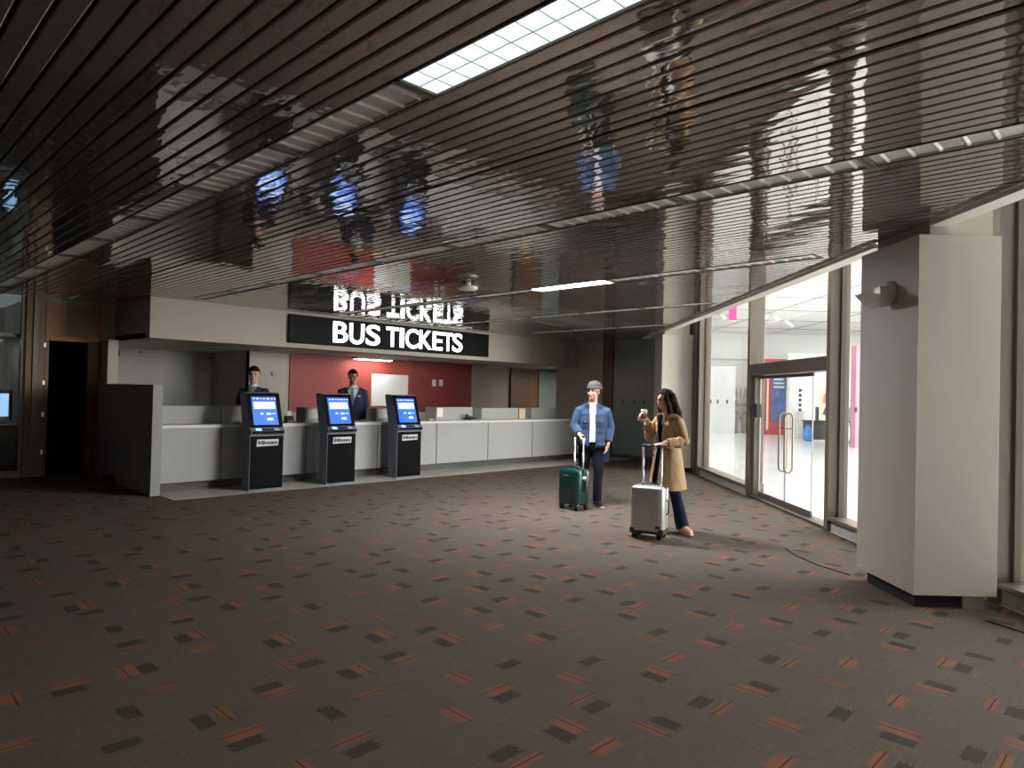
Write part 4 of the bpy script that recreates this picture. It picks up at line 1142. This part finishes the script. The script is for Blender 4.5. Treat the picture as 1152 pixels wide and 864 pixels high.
# --- the man in denim (local x = to the right in the picture, y = away)
fm = Vector((-0.10, -1, 0)).normalized()
JM = dict(pelvis=(0.0, 0.01, 0.90), chest=(0.005, 0.0, 1.22), neck=(0.005, 0.0, 1.40), head=(0.008, -0.02, 1.545),
          shR=(-0.175, 0.0, 1.29), elR=(-0.245, -0.02, 1.06), wrR=(-0.195, -0.235, 0.975),
          shL=(0.18, 0.0, 1.29), elL=(0.245, 0.03, 1.06), wrL=(0.215, -0.05, 0.855),
          hipR=(-0.085, 0.01, 0.86), knR=(-0.105, 0.03, 0.48), anR=(-0.12, 0.10, 0.09),
          hipL=(0.085, 0.01, 0.86), knL=(0.09, -0.04, 0.48), anL=(0.085, -0.02, 0.09),
          toeL=(0.25, -1, 0), toeR=(-0.2, -1, 0),
          handR=((0.30, -0.80, -0.30), (0.1, -0.3, -1), (1, 0.2, 0), 1.15), handL=((-0.22, -0.18, -1), (-1, -0.1, 0.1), (-0.2, -1, 0), 0.35))
man, P, A, f, l = person('person in a denim jacket and dark knit cap holding the green suitcase handle', GA(1.155, 9.30, 0.0), RZ, JM, fm, (-0.62, -0.78, -0.03), 0.0048, M['skin_mid'], 0.98, girth=0.90)
mb = MB(); torso_shell(mb, JM, l, f, 1.02, 0.865, 0.15, -0.003); tee = link('t_shirt', remesh(mb, 0.008, 3), M['tee'], man)
trousers(man, JM, f, l, M['navy_cloth'], g=0.94, waist=0.0)
mb = MB(); torso_shell(mb, JM, l, f, 1.13, 0.80, 0.14); sleeves(mb, JM, f, 1.12)
jk = wrinkle(remesh(mb, 0.008, 3), 0.006)
def opening(c, nn):
    d = c - Vector(JM['pelvis']); y = d.dot(f); x = d.dot(l)
    w = 0.038 + 0.02*max(0, (1.3-c.z))*0.3
    return y > 0.03 and abs(x - 0.0 + 0.0) < w and c.z < 1.40
cut_faces(jk, opening)
jo = link('jacket', jk, M['denim'], man)
collar(jo, Vector((0.005, 0, 1.345)), f, l, 0.082, 0.055, M['denim'], open_=0.55, lean=0.035)
for sx, zz in ((-0.105, 1.13), (0.105, 1.13)):
    q, nn = surf_at(jk, Vector((sx, -0.6, zz)), (0, 1, 0))
    if q:
        mb = MB(); mb.box(-0.05, 0.05, -0.008, 0.0, -0.005, 0.035, bevel=0.003)
        mb.xform(Matrix.Translation(q + Vector((0, -0.001, 0))) @ Matrix.Rotation(math.atan2(nn.x, -nn.y), 4, 'Z'))
        pk = mb.build('pocket_flap', M['denim'], jo)
        mb = MB(); mb.lathe([(0.008, 0), (0.008, -0.006)], (0, -0.009, 0.005), 12, axis='y'); mb.xform(Matrix.Translation(q) @ Matrix.Rotation(math.atan2(nn.x, -nn.y), 4, 'Z')); mb.build('button', M['brass'], pk)
mb = MB()
hem = []
for k in range(40):
    a = 2*pi*k/40
    if abs(((a+pi) % (2*pi))-pi) < 0.42: continue
    d_ = f*cos(a) + l*sin(a)
    q, nn = surf_at(jk, Vector((0, 0.01, 0.83)) + d_*0.5, -d_)
    hem.append((a, (q if q else Vector((0, 0.01, 0.83)) + d_*0.19) + d_*0.004))
hem.sort(key=lambda t_: t_[0]); mb.tube([h_[1] for h_ in hem], 0.011, 8); mb.build('hem_band', M['denim'], jo)
# knit cap: slouching at the back
mb = MB(); mb.ell(P(0, -0.022, 0.056), (0.095, 0.115, 0.096), A, 24); mb.ell(P(-0.005, -0.080, 0.060), (0.082, 0.072, 0.075), A, 18)
me = wrinkle(remesh(mb, 0.006, 2), 0.006, 30, 30)
O_ = P(0, 0, 0)
def captest(c, nn):
    d = c-O_; y, z = d.dot(A[1]), d.dot(A[2]); return z < 0.050 - 0.55*max(0, -y)
cut_faces(me, captest); link('knit_cap', me, M['knit'], man)
mb = MB(); mb.tube([P(0.092*cos(a_), -0.018+0.108*sin(a_), 0.052 - 0.055*max(0, -sin(a_))) for a_ in [2*pi*k/28 for k in range(28)]], 0.011, 8, closed=True); mb.build('cap_brim', M['knit'], man)
shoe(man, JM['anL'], JM['toeL'], M['shoe_black'], 0, M['shoe_white']); shoe(man, JM['anR'], JM['toeR'], M['shoe_black'], 0, M['shoe_white'])

# small blue bag hanging behind his free hand
t = thing('shopping_bag', 'small blue bag hanging beside the free hand of the person in denim', 'bag', GA(1.350, 9.40, 0.585), RZ)
mb = MB(); mb.prism([(-0.05, 0.0), (0.05, 0.0), (0.055, 0.20), (-0.055, 0.20)], 'y', -0.03, 0.03); mb.build('sack', M['denim'], t)
mb = MB(); mb.tube([(-0.035, 0, 0.20), (-0.02, -0.03, 0.235), (0.02, -0.03, 0.235), (0.035, 0, 0.20)], 0.004, 8); mb.build('handle', M['denim_seam'], t)

# --- the woman in the trench coat
fw = Vector((-0.86, -0.51, 0)).normalized()
JW = dict(pelvis=(0.0, 0.0, 0.87), chest=(0.005, 0.0, 1.165), neck=(-0.015, -0.005, 1.335), head=(-0.052, -0.02, 1.468),
          shL=(0.075, -0.13, 1.235), elL=(0.130, -0.205, 1.02), wrL=(-0.115, -0.285, 0.995),
          shR=(-0.07, 0.13, 1.235), elR=(-0.165, 0.19, 1.035), wrR=(-0.232, 0.034, 1.232),
          hipL=(0.035, -0.065, 0.83), knL=(0.065, -0.08, 0.46), anL=(0.165, -0.06, 0.095),
          hipR=(-0.035, 0.065, 0.83), knR=(-0.13, 0.04, 0.46), anR=(-0.15, 0.03, 0.095),
          toeL=(0.25, -1, 0), toeR=(-0.9, -0.45, 0),
          handL=((-1, 0.0, -0.18), (0.0, 0.15, -1), (0.1, 1, 0), 0.85), handR=((-0.92, -0.12, 0.30), (0.0, -1, 0.0), (0.2, 0, 1), 1.0))
wom, P, A, f, l = person('person in a long beige trench coat with long dark hair holding a coffee cup', GA(1.80, 7.65, 0.0), RZ, JW, fw, (-0.93, -0.36, -0.10), 0.0045, M['skin_light'], 0.93, girth=0.88)
mb = MB(); torso_shell(mb, JW, l, f, 0.84, 0.84, 0.15, -0.008); link('top', remesh(mb, 0.008, 3), M['black_top'], wom)
trousers(wom, JW, f, l, M['jeans'], name='jeans', flare=1.18, g=0.86, hem=0.055)
mb = MB()
pel, che = Vector(JW['pelvis']), Vector(JW['chest'])
b_ = 0.01*f
mb.loft([Vector((0.005, 0, 0.47)), Vector((0, 0, 0.66)), Vector((0, 0, 0.85)), Vector((0.0, 0, 0.96)), che - UP*0.06, che+UP*0.03, che+UP*0.085, che+UP*0.125, che+UP*0.165],
        [(0.205, 0.215), (0.188, 0.185), (0.165, 0.150), (0.146, 0.126), (0.156, 0.130), (0.156, 0.118), (0.125, 0.098), (0.090, 0.080), (0.062, 0.064)], l, round0=False, round1=False)
sleeves(mb, JW, f, 0.98, end=0.84)
ck = wrinkle(remesh(mb, 0.008, 3), 0.006, 11.0, 6.0)
def opening_w(c, nn):
    d = c - pel; y = d.dot(f); x = d.dot(l)
    w = 0.030 + 0.03*max(0, 0.95-c.z) + 0.10*max(0, c.z-1.12)
    return y > 0.04 and abs(x) < w and c.z < 1.30
cut_faces(ck, opening_w)
co = link('trench_coat', ck, M['trench'], wom)
collar(co, Vector((-0.008, -0.003, 1.275)), f, l, 0.078, 0.055, M['trench'], open_=0.75, lean=0.045)
for sd in (-1, 1):
    B0 = Vector((0, 0, 0))
    def on(z, x, out=0.012):
        q, nn = surf_at(ck, Vector((0, 0, z)) + l*x*sd + f*0.6, -f)
        return (q if q else Vector((0, 0, z)) + l*x*sd + f*0.12) + f*out
    lapel(co, [on(1.285, 0.062), on(1.255, 0.105), on(1.20, 0.118), on(1.185, 0.095), on(1.02, 0.035), on(1.10, 0.036), on(1.2, 0.045)], 0.008, M['trench'])
    for z in (1.10, 0.97, 0.84):
        q = on(z, 0.085, 0.002)
        mb = MB(); mb.ell(q, (0.011, 0.011, 0.011), None, 10); mb.build('button', M['button'], co)
pts = []
for k in range(36):
    a = 2*pi*k/36
    d_ = f*cos(a) + l*sin(a)
    if abs(((a+pi) % (2*pi))-pi) < 0.30: continue
    q, nn = surf_at(ck, Vector((0, 0, 0.965)) + d_*0.3, -d_)
    pts.append((a, (q if q else Vector((0, 0, 0.965)) + d_*0.14) + d_*0.003))
pts.sort(key=lambda t_: t_[0])
mb = MB()
for i in range(len(pts)-1):
    (p0, p1) = (pts[i][1], pts[i+1][1])
    v = [mb.bm.verts.new(q) for q in (p0-UP*0.022, p1-UP*0.022, p1+UP*0.022, p0+UP*0.022)]; mb.bm.faces.new(v)
bmesh.ops.remove_doubles(mb.bm, verts=mb.bm.verts, dist=1e-5)
bmesh.ops.solidify(mb.bm, geom=mb.bm.faces[:], thickness=0.006)
mb.build('belt', M['trench_dark'], co)
bk = -f*0.145 + Vector((0, 0, 0.96))
mb = MB(); mb.prism([(-0.018, -0.22), (0.018, -0.21), (0.016, 0.0), (-0.016, 0.0)], 'y', -0.004, 0.004)
mb.xform(Matrix.Translation(bk + Vector((0.004, -0.03, 0))) @ Matrix.Rotation(radians(-60), 4, 'Z') @ Matrix.Rotation(radians(8), 4, 'Y')); mb.build('belt_tail', M['trench_dark'], co)
# long hair
mb = MB(); mb.ell(P(0, -0.020, 0.036), (0.084*0.93, 0.104*0.93, 0.095*0.93), A, 24)
hd = Vector(JW['head']); hb = A[1]; hl = A[0]
for off, sp in ((-0.060, 0.050), (0.0, 0.060), (0.060, 0.052)):
    mb.loft([hd + hl*off*0.9 - hb*0.045 + UP*0.03, hd + hl*off*1.2 - hb*0.075 - UP*0.08, hd + hl*off*1.3 - hb*0.115 - UP*0.16, hd + hl*off*1.25 - hb*0.150 - UP*0.22, hd + hl*off*1.2 - hb*0.168 - UP*0.265],
            [(sp, 0.050), (sp, 0.052), (sp, 0.048), (sp*0.9, 0.036), (sp*0.45, 0.018)], hl)
for sg in (-1, 1):
    mb.loft([hd + hl*sg*0.070 + hb*0.012 + UP*0.03, hd + hl*sg*0.080 + hb*0.004 - UP*0.06, hd + hl*sg*0.085 - hb*0.025 - UP*0.15, hd + hl*sg*0.09 - hb*0.07 - UP*0.20],
            [(0.018, 0.032), (0.020, 0.035), (0.020, 0.035), (0.012, 0.02)], hl)
me = wrinkle(remesh(mb, 0.006, 3), 0.010, 20, 12)
O_ = P(0, 0, 0)
cut_faces(me, lambda c, nn: ((c-O_).dot(A[1]) > 0.045 and (c-O_).dot(A[2]) < 0.060) )
link('hair', me, M['hair'], wom)
shoe(wom, JW['anL'], JW['toeL'], M['shoe_tan'], 0, M['shoe_tan']); shoe(wom, JW['anR'], JW['toeR'], M['shoe_tan'], 0, M['shoe_tan'])
# coffee cup in her raised hand
t = thing('coffee_cup', 'paper coffee cup with a brown sleeve held by the person in the trench coat', 'cup', GA(1.80-0.281, 7.65-0.030, 1.222), RZ)
MB().lathe([(0.027, 0.0), (0.036, 0.105)], (0, 0, 0), 24).build('cup', M['cup_white'], t)
MB().lathe([(0.0315, 0.030), (0.0365, 0.085)], (0, 0, 0), 24).build('sleeve', M['cup'], t)
MB().lathe([(0.039, 0.106), (0.039, 0.116), (0.034, 0.118), (0.032, 0.128), (0.02, 0.129)], (0, 0, 0), 24).build('lid', M['white_ink'], t)

# --- generic standing pose for the agents
def standing():
    return dict(pelvis=(0, 0, 0.93), chest=(0, 0, 1.26), neck=(0, -0.005, 1.44), head=(0, -0.02, 1.585),
          shR=(-0.18, 0, 1.335), elR=(-0.225, 0.02, 1.09), wrR=(-0.215, -0.06, 0.87), shL=(0.18, 0, 1.335), elL=(0.225, 0.02, 1.09), wrL=(0.215, -0.06, 0.87),
          hipR=(-0.085, 0, 0.89), knR=(-0.09, -0.01, 0.50), anR=(-0.09, 0.02, 0.09), hipL=(0.085, 0, 0.89), knL=(0.09, -0.01, 0.50), anL=(0.09, 0.02, 0.09),
          handR=((0.03, -0.2, -1), (1, 0, 0), (0, -1, 0), 0.35), handL=((-0.03, -0.2, -1), (-1, 0, 0), (0, -1, 0), 0.35))
def agent(label, loc, rz, headdir, suit, skin, sleeve_end, scale, hs, top_m, bottom_m, short=False, detail=True, voxel=0.006):
    J = standing(); ff = Vector((0, -1, 0))
    t, P, A, f, l = person(label, loc, rz, J, ff, headdir, voxel, skin, hs, girth=0.90)
    t.scale = (scale,)*3
    trousers(t, J, f, l, bottom_m)
    if detail:
        mb = MB(); torso_shell(mb, J, l, f, 0.98, 0.95, 0.16, -0.004); link('shirt', remesh(mb, 0.008, 3), M['tee'], t)
    mb = MB(); torso_shell(mb, J, l, f, 1.08, 0.78 if suit else 0.88, 0.145)
    che = Vector(J['chest'])
    if short:
        for sd in 'LR':
            sh, el = Vector(J['sh'+sd]), Vector(J['el'+sd])
            mb.loft([che+UP*0.075, sh-UP*0.012, sh.lerp(el, 0.5), sh.lerp(el, 0.85)], [0.058, 0.068, 0.066, 0.064], f, round1=False)
    else: sleeves(mb, J, f, 1.08)
    jm = wrinkle(remesh(mb, 0.008, 3), 0.004)
    if detail:
        cut_faces(jm, lambda c, nn: (c.y < -0.02 and abs(c.x) < 0.09*max(0, c.z-(1.12 if suit else 1.22))/0.24 and c.z < 1.46))
    jo = link('jacket' if suit else 'top', jm, top_m, t)
    if detail:
        collar(jo, Vector((0, 0, 1.385)), f, l, 0.072, 0.045, M['tee'], 'shirt_collar', 0.35, 0.02)
        zb = 1.10 if suit else 1.26
        mb = MB(); mb.prism([(-0.012, 1.40), (0.012, 1.40), (0.026, 1.14), (0.0, 1.09), (-0.026, 1.14)], 'y', -0.150, -0.142)
        for v in mb.bm.verts: v.co.y += (v.co.z-1.15)*0.17
        mb.build('tie', M['tie'], jo)
        q, nn = surf_at(jm, Vector((0.10, -0.6, 1.26)), (0, 1, 0))
        if q: MB().box(q.x-0.03, q.x+0.03, q.y-0.009, q.y-0.001, q.z-0.009, q.z+0.009).build('name_badge', M['plate'], jo)
    hair_cap(t, P, A, hs)
    for sd in 'LR': shoe(t, J['an'+sd], (0, -1, 0), M['shoe_black'], 0, M['shoe_black'])
    return t
agent('person in a short-sleeved navy uniform behind the counter, above the leftmost kiosk', (5.09, 11.05, 0), RZ, (0.25, -1, -0.05), False, M['skin_light'], 0.9, 1.07, 1.10, M['suit'], M['navy_cloth'], short=True)
agent('person in a navy suit and tie behind the counter, above the middle kiosk', (6.98, 11.05, 0), RZ+0.25, (0.30, -1, -0.05), True, M['skin_mid'], 0.9, 1.09, 1.03, M['suit'], M['suit'])
agent('person in a grey jacket far off in the bright concourse by the pink gateway', GA(11.75, 23.3, 0), RZ+1.2, (0, -1, -0.2), False, M['skin_light'], 0.9, 0.93, 1.0, M['grey_jacket'], M['jeans'], detail=False, voxel=0.01)

# cable on the carpet by the near column
def cable(pts, label):
    P_ = [GA(*p, 0.004) for p in pts]
    mb = MB(); mb.tube(P_, 0.004, 8); tag(mb.build('floor_cable', M['black']), label, 'cable')
cable([(2.83, 6.9), (2.80, 6.6), (2.86, 6.2), (2.98, 5.9)], 'thin dark cable on the carpet left of the near column')
cable([(3.34, 4.75), (3.42, 4.55), (3.55, 4.2), (3.62, 3.9)], 'thin dark cable on the carpet right of the near column')

# ------------------------------------------------------------------ lights
def area(name, loc, sx, sy, power, col, rot=(0, 0, 0)):
    la = bpy.data.lights.new(name, 'AREA'); la.shape = 'RECTANGLE'; la.size = sx; la.size_y = sy; la.energy = power; la.color = col
    o = bpy.data.objects.new(name, la); COL.objects.link(o); o.location = loc; o.rotation_euler = rot
    return o
for p, a, pw_ in ((8.5, 1.5, 18), (15.5, 1.5, 40), (8.5, 10, 360), (15.5, 10, 260), (8.5, 19, 110), (15.5, 19, 110), (8.5, 27.5, 110), (15.5, 27.5, 110)):
    area('mall_light', GA(p, a, 4.44), 5.0, 6.0, pw_*0.78, (1.0, 0.985, 0.96), (0, 0, RZ))
# daylight first, then added unseen lamps for the staff room and hall
# daylight from the concourse's own glazing, off to the right
area('daylight', (14.5, -6.8, 2.75), 7.0, 3.0, 1450, (1.0, 0.97, 0.93), (radians(90), 0, 0))
area('staff_room_fill', (14.7, 11.6, 2.1), 0.3, 0.3, 22, (1.0, 0.96, 0.9))  # added lamp hidden by the wall, brightens the doors behind the counter
# added unseen lamps behind the camera that brighten the hall
for x_, y_ in ((1.83, -1.2), (4.1, -1.9), (-0.6, 0.4)):
    area('hall_fill', (x_, y_, CEIL-0.02), 0.22, 1.2, 13, (1.0, 0.93, 0.85))

w = bpy.data.worlds.new('World'); SC.world = w; w.use_nodes = True
w.node_tree.nodes['Background'].inputs[0].default_value = (0.9, 0.95, 1.0, 1)
w.node_tree.nodes['Background'].inputs[1].default_value = 0.12

# ------------------------------------------------------------------ camera
F_PX, YAW, PITCH, ROLL = 771.73, radians(45.33), radians(0.7436), radians(1.3567)
Fv = Vector((sin(YAW)*cos(PITCH), cos(YAW)*cos(PITCH), sin(PITCH)))
Rv = Vector((cos(YAW), -sin(YAW), 0)); Uv = Rv.cross(Fv)
Ra = Rv*cos(ROLL) + Uv*sin(ROLL); Ua = Uv*cos(ROLL) - Rv*sin(ROLL)
cam = bpy.data.cameras.new('Camera'); cam.sensor_width = 36.0; cam.lens = F_PX/1152*36.0; cam.clip_end = 200
co_ = bpy.data.objects.new('Camera', cam); COL.objects.link(co_)
co_.matrix_world = Matrix(((Ra.x, Ua.x, -Fv.x, 0), (Ra.y, Ua.y, -Fv.y, 0), (Ra.z, Ua.z, -Fv.z, 1.5), (0, 0, 0, 1)))
SC.camera = co_

SC.view_settings.view_transform = 'Standard'
SC.view_settings.look = 'None'
SC.view_settings.gamma = 1.0
SC.view_settings.use_curve_mapping = False
SC.view_settings.exposure = 0.78
SC.cycles.use_denoising = True
SC.cycles.max_bounces = 10
SC.cycles.transparent_max_bounces = 12
SC.cycles.sample_clamp_indirect = 8.0
